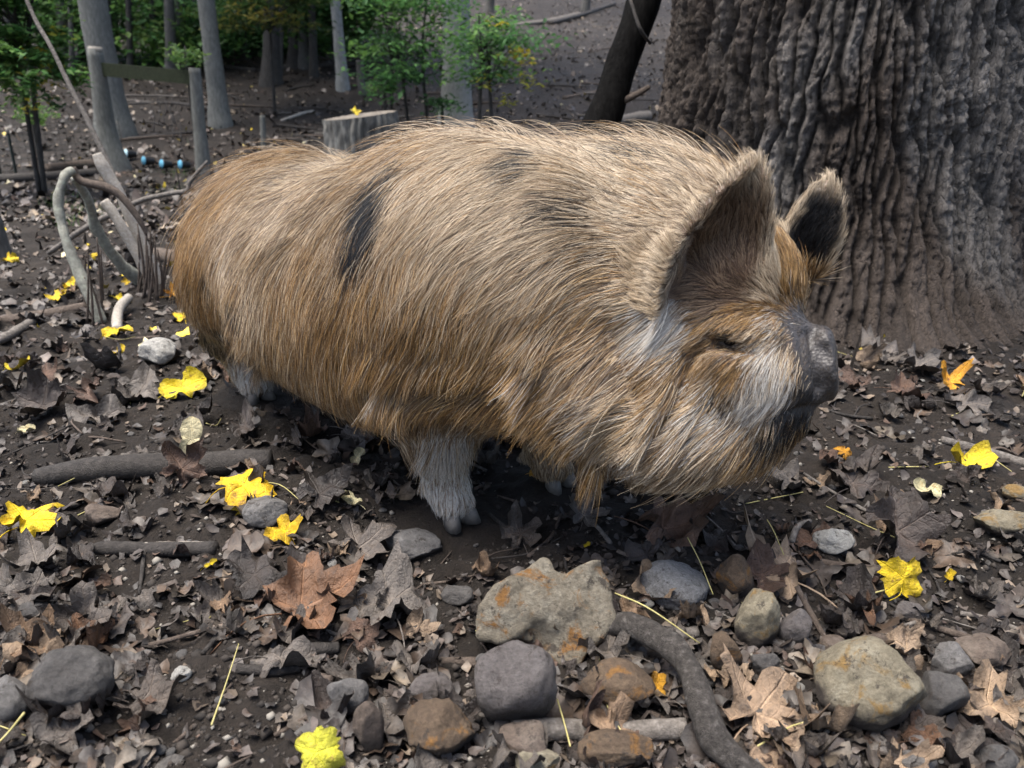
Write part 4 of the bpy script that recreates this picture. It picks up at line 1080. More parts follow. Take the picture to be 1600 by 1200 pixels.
# the big broken slab: traced outline with real thickness, leaning back on the soil
OUT = [(742,992),(746,945),(772,915),(800,897),(830,880),(852,866),(862,872),(864,890),(884,895),(896,884),(915,876),(938,874),(950,905),(958,935),(968,972),(940,1000),(922,1020),(905,1046),(872,1042),(846,1012),(815,998),(780,1006),(752,1004)]
import bmesh as _bm
P0 = ground_pt(860, 1046); nrm = np.array([0.0, -0.80, 0.60]); nrm /= np.linalg.norm(nrm)
def on_plane(px, py):
    d = ray(px, py); o_ = np.array([0, 0, CAM_H]); t = ((P0 - o_) @ nrm) / (d @ nrm); return o_ + d * t
O3 = np.array([on_plane(*q) for q in OUT]); o_c = O3.mean(0)
ex = np.array([1.0, 0, 0]); ey = np.cross(nrm, ex)
O2 = np.stack([(O3 - o_c) @ ex, (O3 - o_c) @ ey], -1)
lo_ = np.array([O2[:, 0].min() - .03, O2[:, 1].min() - .03, -.085]); hi_ = np.array([O2[:, 0].max() + .03, O2[:, 1].max() + .03, .04]); vx_ = 0.0034
GXs = [np.arange(lo_[k], hi_[k], vx_) for k in range(3)]
X2, Y2, Z2_ = np.meshgrid(*GXs, indexing='ij'); Q2 = np.stack([X2[:, :, 0], Y2[:, :, 0]], -1)
wob = 0.0030 * np.stack([fbm(Q2 * 45, 3, 5), fbm(Q2 * 45, 3, 6)], -1); Qw = Q2 + wob
dmin = np.full(Q2.shape[:2], 9.0); ins = np.zeros(Q2.shape[:2], bool)
for a, b_ in zip(O2, np.roll(O2, -1, 0)):
    e = b_ - a; t = np.clip(((Qw - a) @ e) / (e @ e), 0, 1); dmin = np.minimum(dmin, np.linalg.norm(Qw - (a + t[..., None] * e), axis=-1))
    c_ = (a[1] > Qw[..., 1]) != (b_[1] > Qw[..., 1]); ins ^= c_ & (Qw[..., 0] < (b_[0] - a[0]) * (Qw[..., 1] - a[1]) / (b_[1] - a[1] + 1e-12) + a[0])
d2_ = np.where(ins, -dmin, dmin)
wl1, wl2, wid = worley((Q2 + 2 * wob).reshape(-1, 2) / 0.055, 300); fac_ = (wid.reshape(Q2.shape[:2]) - .5) * 0.0035 + 0.0025 * sstep(0, .25, (wl2 - wl1).reshape(Q2.shape[:2]))
top_ = fac_ + 0.006 * fbm(Q2 * 15 + 3.1, 5, 77, .58) + 0.006 * np.abs(vnoise(np.stack([Q2[..., 0] * 30 + Q2[..., 1] * 22, Q2[..., 1] * 9], -1), 79)) - 0.024 * np.exp(-(((Q2[..., 0] + .012) / .030) ** 2 + ((Q2[..., 1] + .050) / .030) ** 2)) + 0.05 * np.clip(Q2[..., 0] * .25, -.02, .03)
dz_ = np.maximum(Z2_ - top_[..., None], -.062 - Z2_)
k_ = 0.007; a_, b2 = np.broadcast_to(d2_[..., None], dz_.shape), dz_; h_ = np.clip(.5 - .5 * (b2 - a_) / k_, 0, 1); SDs = b2 * (1 - h_) + a_ * h_ + k_ * h_ * (1 - h_)
V, F = surface_nets(SDs, lo_, vx_); V = lap(V, F, 1)
Wd = V[:, :1] * ex + V[:, 1:2] * ey + V[:, 2:] * nrm
o = mesh_obj('stone', Wd, F, M_ST['slab']); o.location = o_c
tag(o, 'big broken tan slab with orange lichen and a notched top edge', 'stone')
# small pebbles
rg = np.random.default_rng(61); C = scatter_px(150, 0, 1600, 560, 1200, 62)
PEB = [mesh_data('pebble', *rock_geo(1, .8, .6, 900 + i, .2, 1)) for i in range(6)]
pk = [('grey', 'small grey pebble lying on the soil', 'grey pebbles on the soil'), ('brown', 'small brown pebble lying on the soil', 'brown pebbles on the soil'), ('pale', 'small whitish pebble lying on the soil', 'whitish pebbles on the soil')]
PM = {}
for p in C:
    k, lab, g = pk[rg.choice(3, p=[.45, .42, .13])]; i = int(rg.integers(0, 6))
    if (k, i) not in PM:
        me = PEB[i].copy(); me.materials.append(M_ST[k]); PM[(k, i)] = me
    o = link(bpy.data.objects.new('pebble', PM[(k, i)])); s_ = rg.uniform(0.006, 0.020); o.scale = (s_,) * 3
    o.location = p + [0, 0, s_ * 0.15]; o.rotation_euler = (0, 0, rg.uniform(0, 6.28)); tag(o, lab, 'pebble', g)
# ------------------------------------------------------------------ sticks and dead branches
M_W = {'dark': simple_mat('wet_dark_wood', (.022, .019, .017), (.055, .048, .043), 90, 0.7, 0.98, 0.006, c2=(.085, .074, .066), stretch=(1, 1, 1)),
 'grey': simple_mat('weathered_grey_wood', (.065, .056, .048), (.17, .15, .132), 120, 0.85, 0.84, 0.004, c2=(.29, .262, .235)),
 'pale': simple_mat('pale_dead_wood', (.26, .225, .19), (.40, .36, .31), 120, 0.85, 0.70, 0.004, c2=(.52, .48, .43)),
 'lichen': simple_mat('lichen_branch', (.15, .145, .115), (.30, .295, .25), 78, 0.9, 0.84, 0.005, c2=(.42, .46, .33)),
 'brown': simple_mat('brown_wood', (.060, .045, .036), (.115, .088, .070), 105, 0.8, 0.98, 0.005, c2=(.18, .145, .12)),
 'stalk': simple_mat('yellow_leaf_stalk', (.36, .31, .10), (.48, .43, .20), 180, 0.6, 0.14, 0.001),
 'root': simple_mat('dark_root_bark', (.022, .019, .016), (.070, .061, .054), 135, 0.75, 1.00, 0.006, c2=(.17, .155, .14))}
def ground_tube(name, line, rpx, mat, label, cat, lift=0.55, group=None, n=22, seg=8, rough=0.10, seed=1, **kw):
    pts, rs = [], []
    for q in line:
        p = ground_pt(q[0], q[1]); r = (q[2] if len(q) > 2 else rpx) * pxm(p[1], 0.02)
        up = q[3] if len(q) > 3 else 0.0
        pts.append(p + [0, 0, r * lift + up]); rs.append(r)
    o = tube(name, pts, rs, M_W[mat], n=n, seg=seg, rough=rough, seed=seed); tag(o, label, cat, group); return o
ground_tube('log', [(62,752,14),(150,742,19),(240,738,20),(330,736,20),(425,728,18)], 18, 'dark', 'dark muddy log with a veined brown leaf against it', 'log', n=40, seg=12)
o = ground_tube('stick', [(145,862,8),(170,862,12),(250,864,12),(338,862,11)], 11, 'dark', 'short blackened stick with a pale streak', 'stick', n=30, seg=10)
def strip(line, z, mat, parent_obj, wpx):
    pts = [ground_pt(a, b_) for a, b_ in line]; pts = [p + [0, 0, z] for p in pts]
    c = tube('pale_streak', pts, [wpx * pxm(p[1], .02) * f for p, f in zip(pts, (.4, 1, 1, .3))], M_W[mat], seg=6, n=14)
    c.parent = parent_obj; c.matrix_parent_inverse = Matrix.Translation(-Vector(parent_obj.location))
strip([(228,858),(255,859),(290,859),(325,856)], 0.0105, 'pale', o, 4.0)  # thin pale strip laid along the dark stick
ground_tube('bent_root', [(932,1008,14,.020),(975,1018,19,.035),(1035,1055,20,.045),(1075,1105,20,.045),(1095,1160,21,.035),(1120,1195,22,.02),(1190,1228,20,0)], 20, 'root', 'thick dark root bending down beside the big slab', 'root', n=80, seg=16, rough=0.22, seed=4)
ground_tube('stick', [(800,1148,13),(860,1152,18),(960,1154,16),(1072,1150,16)], 16, 'grey', 'stout grey stick lying across the stones', 'stick', n=36, seg=12, lift=0.9, seed=7)
ground_tube('stick', [(1000,1005,8),(1040,1000,11),(1088,992,10)], 9, 'grey', 'stubby grey stick behind the bent root', 'stick', seed=9)
ground_tube('stick', [(1278,880,6),(1320,890,8),(1372,896,9)], 8, 'brown', 'smooth brown stick beside the upright yellow leaf', 'stick', seed=11)
ground_tube('twig', [(1415,968,5),(1500,995,6),(1592,1024,6)], 5, 'brown', 'long straight brown twig above the angular blue grey stone', 'twig', seed=12)
ground_tube('twig', [(1470,690,6),(1530,706,7),(1620,734,8)], 6, 'grey', 'long bare twig near the big tree root', 'twig', seed=13)
ground_tube('stick', [(1335,1008,7),(1370,1004,10),(1400,1004,7)], 8, 'brown', 'split bark stick above the yellowish boulder', 'stick', seed=14)
ground_tube('twig', [(1236,850,5),(1244,836,5,.012),(1264,824,4,.010)], 5, 'grey', 'small hooked grey twig beside the whitish stone', 'twig', seed=15)
ground_tube('twig', [(368,812,5),(382,832,5),(398,856,4)], 5, 'brown', 'short brown twig beside the grey stone', 'twig', seed=16)
ground_tube('stick', [(690,1036,6),(730,1038,8),(775,1042,9)], 8, 'brown', 'brown stick tucked under the big slab', 'stick', seed=17)
ground_tube('stick', [(-30,512,9),(60,500,10),(135,484,8)], 9, 'brown', 'dark stick lying below the bent lichen covered branch', 'stick', seed=18)
ground_tube('stick', [(-20,545,7),(30,520,8),(62,498,7)], 8, 'grey', 'forked grey stick crossing the dark stick', 'stick', seed=19)
ground_tube('stick', [(183,520,8,.0),(188,498,8,.02),(205,482,7,.03)], 8, 'pale', 'short pale stick standing behind the boat shaped yellow leaf', 'stick', seed=20)
ground_tube('stick', [(110,530,3),(180,533,3),(250,528,3)], 3, 'brown', 'thin stick under the boat shaped yellow leaf', 'stick', seed=21)
ground_tube('log', [(235,402,10),(285,412,14),(340,425,14)], 13, 'brown', 'brown log disappearing behind the pig rump', 'log', seed=22, seg=10)
ground_tube('stick', [(370,1048,8),(420,1052,9),(470,1046,8)], 9, 'dark', 'muddy stick half buried under a leaf fold', 'stick', seed=23)
ground_tube('stick', [(458,1020,10),(500,1018,10),(528,1016,10)], 10, 'dark', 'dark round stick end beside the reddish leaf heap', 'stick', seed=24)
ground_tube('stick', [(1500,960,4),(1540,968,4),(1600,990,5)], 5, 'grey', 'thin grey twig leading out beside the tan leaf', 'stick', seed=25)
ground_tube('twig', [(1240,945,4,.03),(1262,970,5,.015),(1295,1010,4,0)], 5, 'brown', 'dark curled twig hanging over the small round stone', 'twig', seed=26)
ground_tube('stick', [(880,995,5,.02),(905,985,6,.03),(940,1000,6,.02)], 5, 'brown', 'broken stub resting on the lower corner of the slab', 'stick', seed=27)
# look-alike thin twigs and leaf stalks
rg = np.random.default_rng(91)
C = scatter_px(190, -30, 1630, 420, 1210, 92)
for i, p in enumerate(C):
    if min(np.hypot(*(p[:2] - f[:2])) for f in SHADE_FEET) < 0.06: continue
    a = rg.uniform(0, 6.28); L = rg.uniform(0.04, 0.17); st = i % 7 == 0
    d = np.array([math.cos(a), math.sin(a), 0]) * L; sd = np.array([-d[1], d[0], 0]) * rg.uniform(-.3, .3)
    P3 = [p - d / 2, p + sd * 0.5, p + d / 2]; P3 = [np.array([q[0], q[1], float(terrain(q[0], q[1])) + 0.004 + (0.006 if st else 0)]) for q in P3]
    if st:
        o = tube('leaf_stalk', P3, [.0011, .0008, .0006], M_W['stalk'], n=8, seg=5, rough=0); tag(o, 'thin yellowish leaf stalk lying on the litter', 'stalk', 'yellowish leaf stalks on the litter')
    else:
        k = rg.choice(['dark', 'brown', 'grey'], p=[.4, .35, .25]); r = rg.uniform(.0013, .0040)
        o = tube('twig', P3, [r, r * .9, r * .6], M_W[k], n=9, seg=6, rough=.1, seed=i)
        nm = {'dark': 'blackish', 'brown': 'brown', 'grey': 'grey'}[k]
        tag(o, f'thin {nm} twig lying among the leaf litter', 'twig', f'thin {nm} twigs in the litter')
STK = [([(240,985,2),(290,972,2),(330,960,2)], 'yellow stalk leading to the silvery leaf'), ([(958,975,3,.05),(1010,1000,3,.05),(1090,1035,2,.03)], 'long yellow green stalk lying over the bent root'),
       ([(1070,885,2,.05),(1090,915,2,.04),(1112,948,2,.02)], 'yellow stalk crossing the rough pale lump'), ([(1335,940,3),(1360,938,3,.01),(1392,938,3,.02)], 'stout yellow stalk of the upright yellow leaf'),
       ([(1360,733,2),(1400,731,2),(1450,730,2)], 'pale straight stalk of the folded yellow leaf'), ([(0,1190,4,.02),(25,1178,4,.03),(52,1160,5,.04)], 'thick yellow green stalk raised above the mud'),
       ([(1195,838,2,.03),(1205,856,2,.03),(1222,885,2,.02)], 'thin stalk standing over the broad tan leaf'), ([(870,1125,3,.03),(880,1160,3,.03),(890,1200,3,.03)], 'upright straw beside the stout grey stick'),
       ([(490,770,2),(510,778,2),(530,786,2)], 'pair of pale stalks beside the cream and brown leaf'), ([(310,985,2),(345,950,2),(400,915,2)], 'long yellow stalk bent over the black wet leaf'),
       ([(1165,788,2),(1205,780,2),(1255,770,2)], 'straw coloured stalk on the mud in front of the chin'), ([(122,806,2),(165,785,2),(192,765,2)], 'yellow stalk behind the squared brown stone')]
for i, (line, lab) in enumerate(STK): ground_tube('leaf_stalk', [(q[0], q[1], q[2] * .42) + tuple(q[3:]) for q in line], 2, 'stalk', lab, 'stalk', n=12, seg=6, rough=0, lift=1.5)
# dead shrub branches behind the pig, by the litter edge
def air_tube(name, line, Y, mat, label, cat, group=None, n=30, seg=9, rough=0.10, seed=3, Y1=None):
    k = len(line); pts, rs = [], []
    for i, (px, py, r) in enumerate(line):
        y = Y + ((Y1 - Y) * i / (k - 1) if Y1 else 0); pts.append(at(px, py, y)); rs.append(r * pxm(y, 0.3))
    o = tube(name, pts, rs, M_W[mat], n=n, seg=seg, rough=rough, seed=seed)
    if label: tag(o, label, cat, group)
    return o
air_tube('dead_branch', [(158,506,10),(140,460,9.5),(120,418,8.5),(102,372,8),(97,350,7),(91,315,7.5),(97,284,7),(104,272,7),(114,266,6)], 2.26, 'lichen', 'lichen covered branch arching up like a hook', 'branch', n=60, seed=31, Y1=2.4, rough=.22)
air_tube('dead_branch', [(112,262,6),(126,282,6),(165,292,7),(190,308,6),(212,335,5),(222,352,4),(229,368,2)], 2.42, 'brown', 'dark broken branch hanging from the hooked branch', 'branch', n=36, seed=32)
air_tube('dead_branch', [(222,440,11),(196,420,10),(170,390,8.5),(148,352,8),(140,318,7),(126,292,6.5),(115,278,5.5)], 2.7, 'lichen', 'grey green branch curving up from the leaf litter', 'branch', n=50, seed=33, Y1=2.45, rough=.20)
air_tube('dead_branch', [(252,448,9),(232,400,9),(206,345,8),(186,300,8),(172,278,9),(160,258,9),(151,240,7)], 2.66, 'pale', 'pale bare branch with a snapped blunt tip', 'branch', n=40, seed=34)
air_tube('dead_branch', [(236,448,7),(218,405,8),(200,372,8),(182,340,8),(162,314,8)], 2.60, 'pale', 'short pale branch leaning beside the longer snapped branch', 'branch', n=34, seed=35)
air_tube('dead_sapling', [(182,290,5),(172,262,4),(140,195,4),(108,132,3.5),(80,74,3),(55,30,3),(25,-40,2.5)], 2.70, 'grey', 'tall thin bare sapling stem slanting past the hooked branch', 'sapling', n=50, seg=7, seed=36, Y1=2.9)
air_tube('dead_branch', [(76,396,4),(130,358,5),(180,332,4),(224,312,4),(270,302,4),(292,298,4),(297,284,3),(310,268,3),(324,252,2)], 2.9, 'grey', 'long thin grey branch reaching across behind the pig rump', 'branch', n=44, seg=7, seed=37)
rg = np.random.default_rng(17)
for i in range(13):
    bx, by = rg.uniform(215, 262), rg.uniform(455, 478); tx = bx + rg.uniform(-16, 26); ty = by - rg.uniform(50, 120); Y = float(ground_pt(bx, by)[1])
    air_tube('dead_shoot', [(bx, by + 4, 2.6), ((bx + tx) / 2 + rg.uniform(-4, 4), (by + ty) / 2, 2.2), (tx, ty, 1.0)], Y, 'brown', 'thin dark upright stem in the dead clump behind the rump', 'stem', 'dark stems of the dead clump', n=10, seg=5, rough=0, seed=i)
for i in range(9):
    bx, by = rg.uniform(130, 165), rg.uniform(470, 520); tx = bx + rg.uniform(-30, 4); ty = by - rg.uniform(50, 130); Y = float(ground_pt(bx, by)[1])
    air_tube('dead_shoot', [(bx, by + 4, 2.4), ((bx + tx) / 2 + rg.uniform(-4, 4), (by + ty) / 2, 2.0), (tx, ty, 1.0)], Y, 'brown', 'thin dark upright stem at the foot of the hooked branch', 'stem', 'dark stems under the hooked branch', n=10, seg=5, rough=0, seed=i)
# ------------------------------------------------------------------ the big tree
TC = np.array([1.118, 2.86]); TR = 0.585
th = np.linspace(0, 2 * math.pi, 861)[:-1]
zz = np.concatenate([np.arange(-0.10, 2.0, 0.0068), np.linspace(2.0, 9.0, 50)[1:]])
TH, ZZ = np.meshgrid(th, zz)
lob = 0.55 + 0.45 * np.cos(5 * TH + 0.9 + 0.6 * np.sin(2 * TH))
Rb = TR * (1 - 0.035 * np.clip(ZZ, 0, 9)) + (0.10 + 0.20 * lob) * np.exp(-np.maximum(ZZ, 0) / 0.13) * 0.8 + 0.05 * np.exp(-np.maximum(ZZ, 0) / 0.5) + 0.02 * np.cos(3 * TH + 1) + 0.012 * np.cos(7 * TH)
S = (TH * 0.60).ravel(); Zf = ZZ.ravel()
circ = 2 * math.pi * 0.60
def tile(f):                                             # hide the seam at the back of the trunk
    return f
wp = np.stack([S * 5, Zf * 2.2], -1)
sw_ = S + 0.030 * fbm(wp, 3, 201) + 0.010 * fbm(np.stack([S * 14, Zf * 9], -1), 2, 203)
zw_ = Zf + 0.06 * fbm(wp * 1.3, 3, 205)
d1, d2, cid = worley(np.stack([sw_ / 0.037, zw_ / 0.42], -1), 210)
fur = 0.75 * sstep(0.04, 0.26, d2 - d1) + 0.25 * sstep(0.0, 0.7, d2 - d1)
e1, e2, cid2 = worley(np.stack([(sw_ + .25 * zw_ * 0) / 0.017, zw_ / 0.11], -1), 220)
pl = sstep(0.02, 0.18, e2 - e1)
rid = 1 - np.abs(vnoise(np.stack([sw_ / 0.038, zw_ / 0.45], -1), 230))
flk = sstep(0.1, 0.5, vnoise(np.stack([S * 30, Zf * 75], -1), 236))
H = 0.040 * fur * (0.65 + 0.5 * cid) + 0.010 * pl * (0.35 + cid2) + 0.012 * rid ** 3 + 0.004 * flk * fur + 0.006 * fbm(np.stack([S * 70, Zf * 60], -1), 3, 240, .6)
lowz = sstep(0.0, 0.10, Zf)
H = H * (0.75 + 0.25 * lowz)
R_ = Rb.ravel() + H - 0.03
V = np.stack([TC[0] + R_ * np.cos(TH.ravel()), TC[1] + R_ * np.sin(TH.ravel()), Zf], -1)
nz, nt_ = TH.shape
ii = (np.arange(nz - 1)[:, None] * nt_ + np.arange(nt_)[None]); jj = (np.arange(nz - 1)[:, None] * nt_ + (np.arange(nt_)[None] + 1) % nt_)
F = np.stack([ii.ravel(), jj.ravel(), jj.ravel() + nt_, ii.ravel() + nt_], 1)
m_bark, nt, b = new_mat('furrowed_bark')
at_ = node(nt, 'ShaderNodeVertexColor', layer_name='col'); tc = nt.nodes.new('ShaderNodeTexCoord')
n1 = noise_tex(nt, tc.outputs['Object'], 70, 8, 0.75); rr_ = ramp(nt, n1, [(0.28, (.45, .45, .45)), (0.72, (1.5, 1.5, 1.5))])
nt.links.new(mixc(nt, 1.0, at_.outputs['Color'], rr_.outputs[0], 'MULTIPLY'), b.inputs['Base Color'])
b.inputs['Roughness'].default_value = 0.85; b.inputs['Specular IOR Level'].default_value = 0.3
mp = node(nt, 'ShaderNodeMapping', Scale=(1, 1, .28)); nt.links.new(tc.outputs['Object'], mp.inputs['Vector'])
n2 = noise_tex(nt, mp.outputs[0], 130, 9, 0.8, 0.5)
vc = node(nt, 'ShaderNodeTexVoronoi', Scale=85.0, feature='DISTANCE_TO_EDGE'); nt.links.new(mp.outputs[0], vc.inputs['Vector'])
vr = ramp(nt, vc.outputs['Distance'], [(0.0, (0, 0, 0)), (0.10, (1, 1, 1))])
sm = node(nt, 'ShaderNodeMath', operation='MULTIPLY_ADD'); nt.links.new(vr.outputs[0], sm.inputs[0]); sm.inputs[1].default_value = .35; nt.links.new(n2, sm.inputs[2])
bump(nt, b, sm.outputs[0], 1.0, 0.012)
big = empty('big_tree', (TC[0], TC[1], 0)); tag(big, 'massive tree trunk with deeply furrowed dark bark beside the pig head', 'tree')
trunk = mesh_obj('trunk', V - [TC[0], TC[1], 0], F, m_bark, big)
gr = sstep(-0.2, 0.6, fbm(np.stack([S * 4, Zf * 1.6], -1), 3, 260) + 0.35 * (Zf - 0.6))[:, None]
bc = np.array([.082, .064, .052]) * (1 - gr) + np.array([.185, .170, .156]) * gr
bc = bc * (0.60 + 0.45 * fur[:, None]) * (0.72 + 0.55 * cid[:, None]) * (0.85 + 0.3 * cid2[:, None])
mudw = (1 - sstep(0.02, 0.22, Zf + 0.06 * fbm(wp * 3, 2, 270)))[:, None]
bc = bc * (1 - 0.45 * mudw) + np.array([.060, .046, .037]) * 0.45 * mudw
vcol(trunk.data, bc)
del V, F

# ------------------------------------------------------------------ leaves on trees
def leaf_cloud(n, centers, spread, size, pal, seed, flat=0.35):
    rg = np.random.default_rng(seed); centers = np.asarray(centers)
    k = rg.integers(0, len(centers), n); C = centers[k] + rg.normal(size=(n, 3)) * np.asarray(spread)
    L = size * rg.uniform(0.6, 1.3, n); a = rg.uniform(0, 6.28, n); t = rg.normal(0, flat, n); w = rg.uniform(.45, .65, n)
    d = np.stack([np.cos(a), np.sin(a), np.sin(t) - 0.25], -1); s_ = np.stack([-np.sin(a), np.cos(a), rg.normal(0, .3, n)], -1)
    up = np.cross(d, s_)
    P = np.stack([C - d * L[:, None] * .5, C + s_ * (L * w * .5)[:, None] + up * (L * .12)[:, None], C + d * L[:, None] * .5 - [0, 0, 0.0], C - s_ * (L * w * .5)[:, None] + up * (L * .12)[:, None]], 1)
    F = (np.array([(0, 1, 2), (0, 2, 3)])[None] + 4 * np.arange(n)[:, None, None]).reshape(-1, 3)
    pal = np.array(pal); cl = pal[rg.integers(0, len(pal), len(centers))][k] * rg.uniform(.65, 1.35, (n, 1))
    return P.reshape(-1, 3), F, np.repeat(cl, 4, 0)
m_fol, nt, b = new_mat('foliage')
at_ = node(nt, 'ShaderNodeVertexColor', layer_name='col'); nt.links.new(at_.outputs['Color'], b.inputs['Base Color'])
b.inputs['Roughness'].default_value = 0.55; b.inputs['Specular IOR Level'].default_value = 0.3
tr = node(nt, 'ShaderNodeBsdfTranslucent'); nt.links.new(at_.outputs['Color'], tr.inputs['Color'])
mx = node(nt, 'ShaderNodeMixShader'); mx.inputs[0].default_value = 0.45
nt.links.new(b.outputs[0], mx.inputs[1]); nt.links.new(tr.outputs[0], mx.inputs[2]); nt.links.new(mx.outputs[0], nt.nodes['Material Output'].inputs['Surface'])
def foliage(name, parent, n, centers, spread, size, pal, seed, flat=.35):
    P, F, c = leaf_cloud(n, centers, spread, size, pal, seed, flat)
    o = mesh_obj(name, P, F, m_fol, smooth=False); vcol(o.data, c); o.parent = parent
    if parent is not None: o.matrix_parent_inverse = Matrix.Translation(-Vector(parent.location))
    return o
G_MID = [(.060, .125, .030), (.085, .16, .040), (.045, .095, .026), (.11, .18, .045)]
G_DARK = [(.030, .062, .022), (.042, .085, .028), (.055, .10, .030)]
G_BRIGHT = [(.065, .165, .050), (.095, .21, .062), (.055, .13, .045), (.13, .25, .062)]
Y_LEAF = [(.50, .42, .04), (.36, .36, .05), (.60, .45, .03)]
M_BK = {'grey': simple_mat('grey_bark', (.095, .096, .088), (.165, .166, .152), 70, 0.9, 0.6, 0.01, c2=(.255, .256, .238), stretch=(1, 1, .25)),
 'pale': simple_mat('pale_bark', (.17, .172, .162), (.26, .262, .248), 80, 0.9, 0.6, 0.008, c2=(.38, .38, .375), stretch=(1, 1, .3)),
 'black': simple_mat('blackened_wood', (.004, .0037, .0034), (.009, .0085, .008), 60, .85, .8, .01, c2=(.02, .0185, .017), stretch=(1, 1, .3)),
 'dark': simple_mat('dark_bark', (.022, .020, .018), (.050, .046, .042), 60, 0.9, 0.7, 0.012, c2=(.085, .08, .073), stretch=(1, 1, .25)),
 'mid': simple_mat('mid_bark', (.055, .052, .048), (.10, .095, .088), 70, 0.9, 0.6, 0.01, c2=(.15, .145, .135), stretch=(1, 1, .25))}
rg = np.random.default_rng(12)
foliage('crown', big, 1500, np.array([TC[0], TC[1], 10.0]) + rg.normal(size=(40, 3)) * [1.6, 1.6, .9], (.5, .5, .3), .20, G_DARK + G_MID, 13)
M_BK['black'].node_tree.nodes['Principled BSDF'].inputs['Specular IOR Level'].default_value = 0.05
def sub2(o, parent):
    o.parent = parent; o.matrix_parent_inverse = Matrix.Translation(-Vector(parent.location)); return o
def tree(px0, base, w, mat, label, group=None, height=9.0, crown=True, seed=0, lean=0.0, Y=None):
    bx, by = base; g = ground_pt(bx, by)
    r = w * pxm(g[1], g[2]) / 2; t = at(px0, 0, g[1]); t = t + (t - g) * 0.001
    d = (t - g); d = d / max(d[2], .2); top = g + d * height
    e = empty('tree', tuple(g)); tag(e, label, 'tree', group)
    pts = [g - [0, 0, .15], g + [0, 0, .04], g + d * .35, g + d * 1.2, g + d * height * .5, top]
    rs = [r * 1.75, r * 1.5, r * 1.12, r, r * .8, r * .35]
    tk = tube('trunk', pts, rs, M_BK[mat], n=46, seg=14, rough=.07, seed=seed); sub2(tk, e)
    tk.matrix_parent_inverse = Matrix.Translation(-Vector(e.location))
    if crown:
        rg = np.random.default_rng(seed + 900)
        cs = top + rg.normal(size=(26, 3)) * [1.4, 1.4, 1.0] + [0, 0, -.6]
        foliage('crown', e, 800, cs, (.45, .45, .30), .20, G_DARK + G_MID, seed + 33)
    return e
def post(name, line, w, mat, label, cat, Y=None, seg=10, seed=1, flat=True, base=None):
    g = ground_pt(*line[-1]); Y = g[1]; pts = [at(a, b_, Y) for a, b_ in line]; pts[-1] = g - [0, 0, .05]
    o = tube(name, pts[::-1], w * pxm(Y, g[2]) / 2, M_BK[mat], n=24, seg=seg, rough=.07, seed=seed); tag(o, label, cat); return o
tree(143, (182, 214), 42, 'grey', 'grey trunk rising right behind the tall flared fence post', seed=1)
tree(322, (345, 196), 25, 'grey', 'slim grey trunk beyond the shorter fence post', seed=3)
tree(524, (536, 140), 15, 'pale', 'thin pale trunk on the slope above the stump', seed=4)
tree(713, (713, 205), 42, 'pale', 'straight pale grey trunk between the green saplings', seed=5)
tree(424, (424, 132), 24, 'dark', 'dark trunk under yellowing leaves on the slope', seed=6)
tree(440, (436, 118), 9, 'mid', 'slender trunk beside the dark trunk on the slope', seed=7)
tree(917, (914, 20), 11, 'mid', 'narrow trunk far up the bare slope', seed=8)
tree(766, (764, 20), 12, 'mid', 'narrow far trunk above the green sapling', seed=9)
post('leaning_stump', [(-40, 290), (-14, 345), (4, 398)], 30, 'mid', 'small dark leaning stump at the edge of the litter', 'stump', seed=10)
rg = np.random.default_rng(303)
for i in range(26):
    x = rg.uniform(-40, 520); by = rg.uniform(78, 128)
    tree(x - 4, (x, by), rg.uniform(6, 17), ['dark', 'mid', 'dark'][i % 3], 'dark slender trunk deep in the shaded wood', 'trunks deep in the wood', seed=20 + i, crown=(i % 2 == 0), height=8)
for i in range(7):
    x = rg.uniform(560, 1000); by = rg.uniform(-40, 12)
    tree(x, (x, by), rg.uniform(7, 12), 'mid', 'thin trunk at the top of the bare slope', 'trunks at the top of the slope', seed=60 + i, crown=True, height=8)
# broken snag and stakes
post('snag', [(562, 94), (564, 125), (568, 150)], 12, 'mid', 'short broken snag with a split top on the slope', 'snag')
post('stake', [(410, 181), (411, 205), (411, 232)], 8, 'grey', 'small grey wooden stake standing behind the pig back', 'stake')
# ------------------------------------------------------------------ old fence
gp1, gp2 = ground_pt(186, 266), ground_pt(317, 272)
fe = empty('rail_fence', tuple(gp2)); tag(fe, 'old two post wooden fence with one mossy rail', 'fence')
m_rail = simple_mat('mossy_rail', (.018, .022, .012), (.034, .042, .022), 60, .9, .6, .008, c2=(.055, .066, .036))
Y1, Y2 = gp1[1], gp2[1]
o = tube('post', [gp1 - [0, 0, .1], gp1 + [-.01, 0, .05], at(170, 215, Y1), at(160, 160, Y1), at(148, 76, Y1)], [.125, .10, .080, .068, .056], M_BK['grey'], n=30, seg=14, seed=3); sub2(o, fe)
c = tube('post_cap', [at(149, 79, Y1), at(148.5, 73, Y1)], [.056, .050], M_W['pale'], n=4, seg=12, rough=.03); c.parent = o; c.matrix_parent_inverse = Matrix.Translation(-Vector(o.location))
o = tube('post', [gp2 - [0, 0, .1], at(311, 190, Y2), at(304, 106, Y2)], [.060, .048, .042], M_BK['grey'], n=20, seg=12, seed=4); sub2(o, fe)
a0, a1 = at(156, 108, Y1), at(300, 121, Y2); dv = a1 - a0; hh = 0.050
bx = np.array([a + [0, dy, dz] for a in (a0, a1) for dy in (-.02, .02) for dz in (-hh, hh)])
rail = [(0, 1, 3, 2), (4, 6, 7, 5), (0, 4, 5, 1), (2, 3, 7, 6), (0, 2, 6, 4), (1, 5, 7, 3)]
o = mesh_obj('rail', bx - fe.location, rail, m_rail, fe, smooth=False)
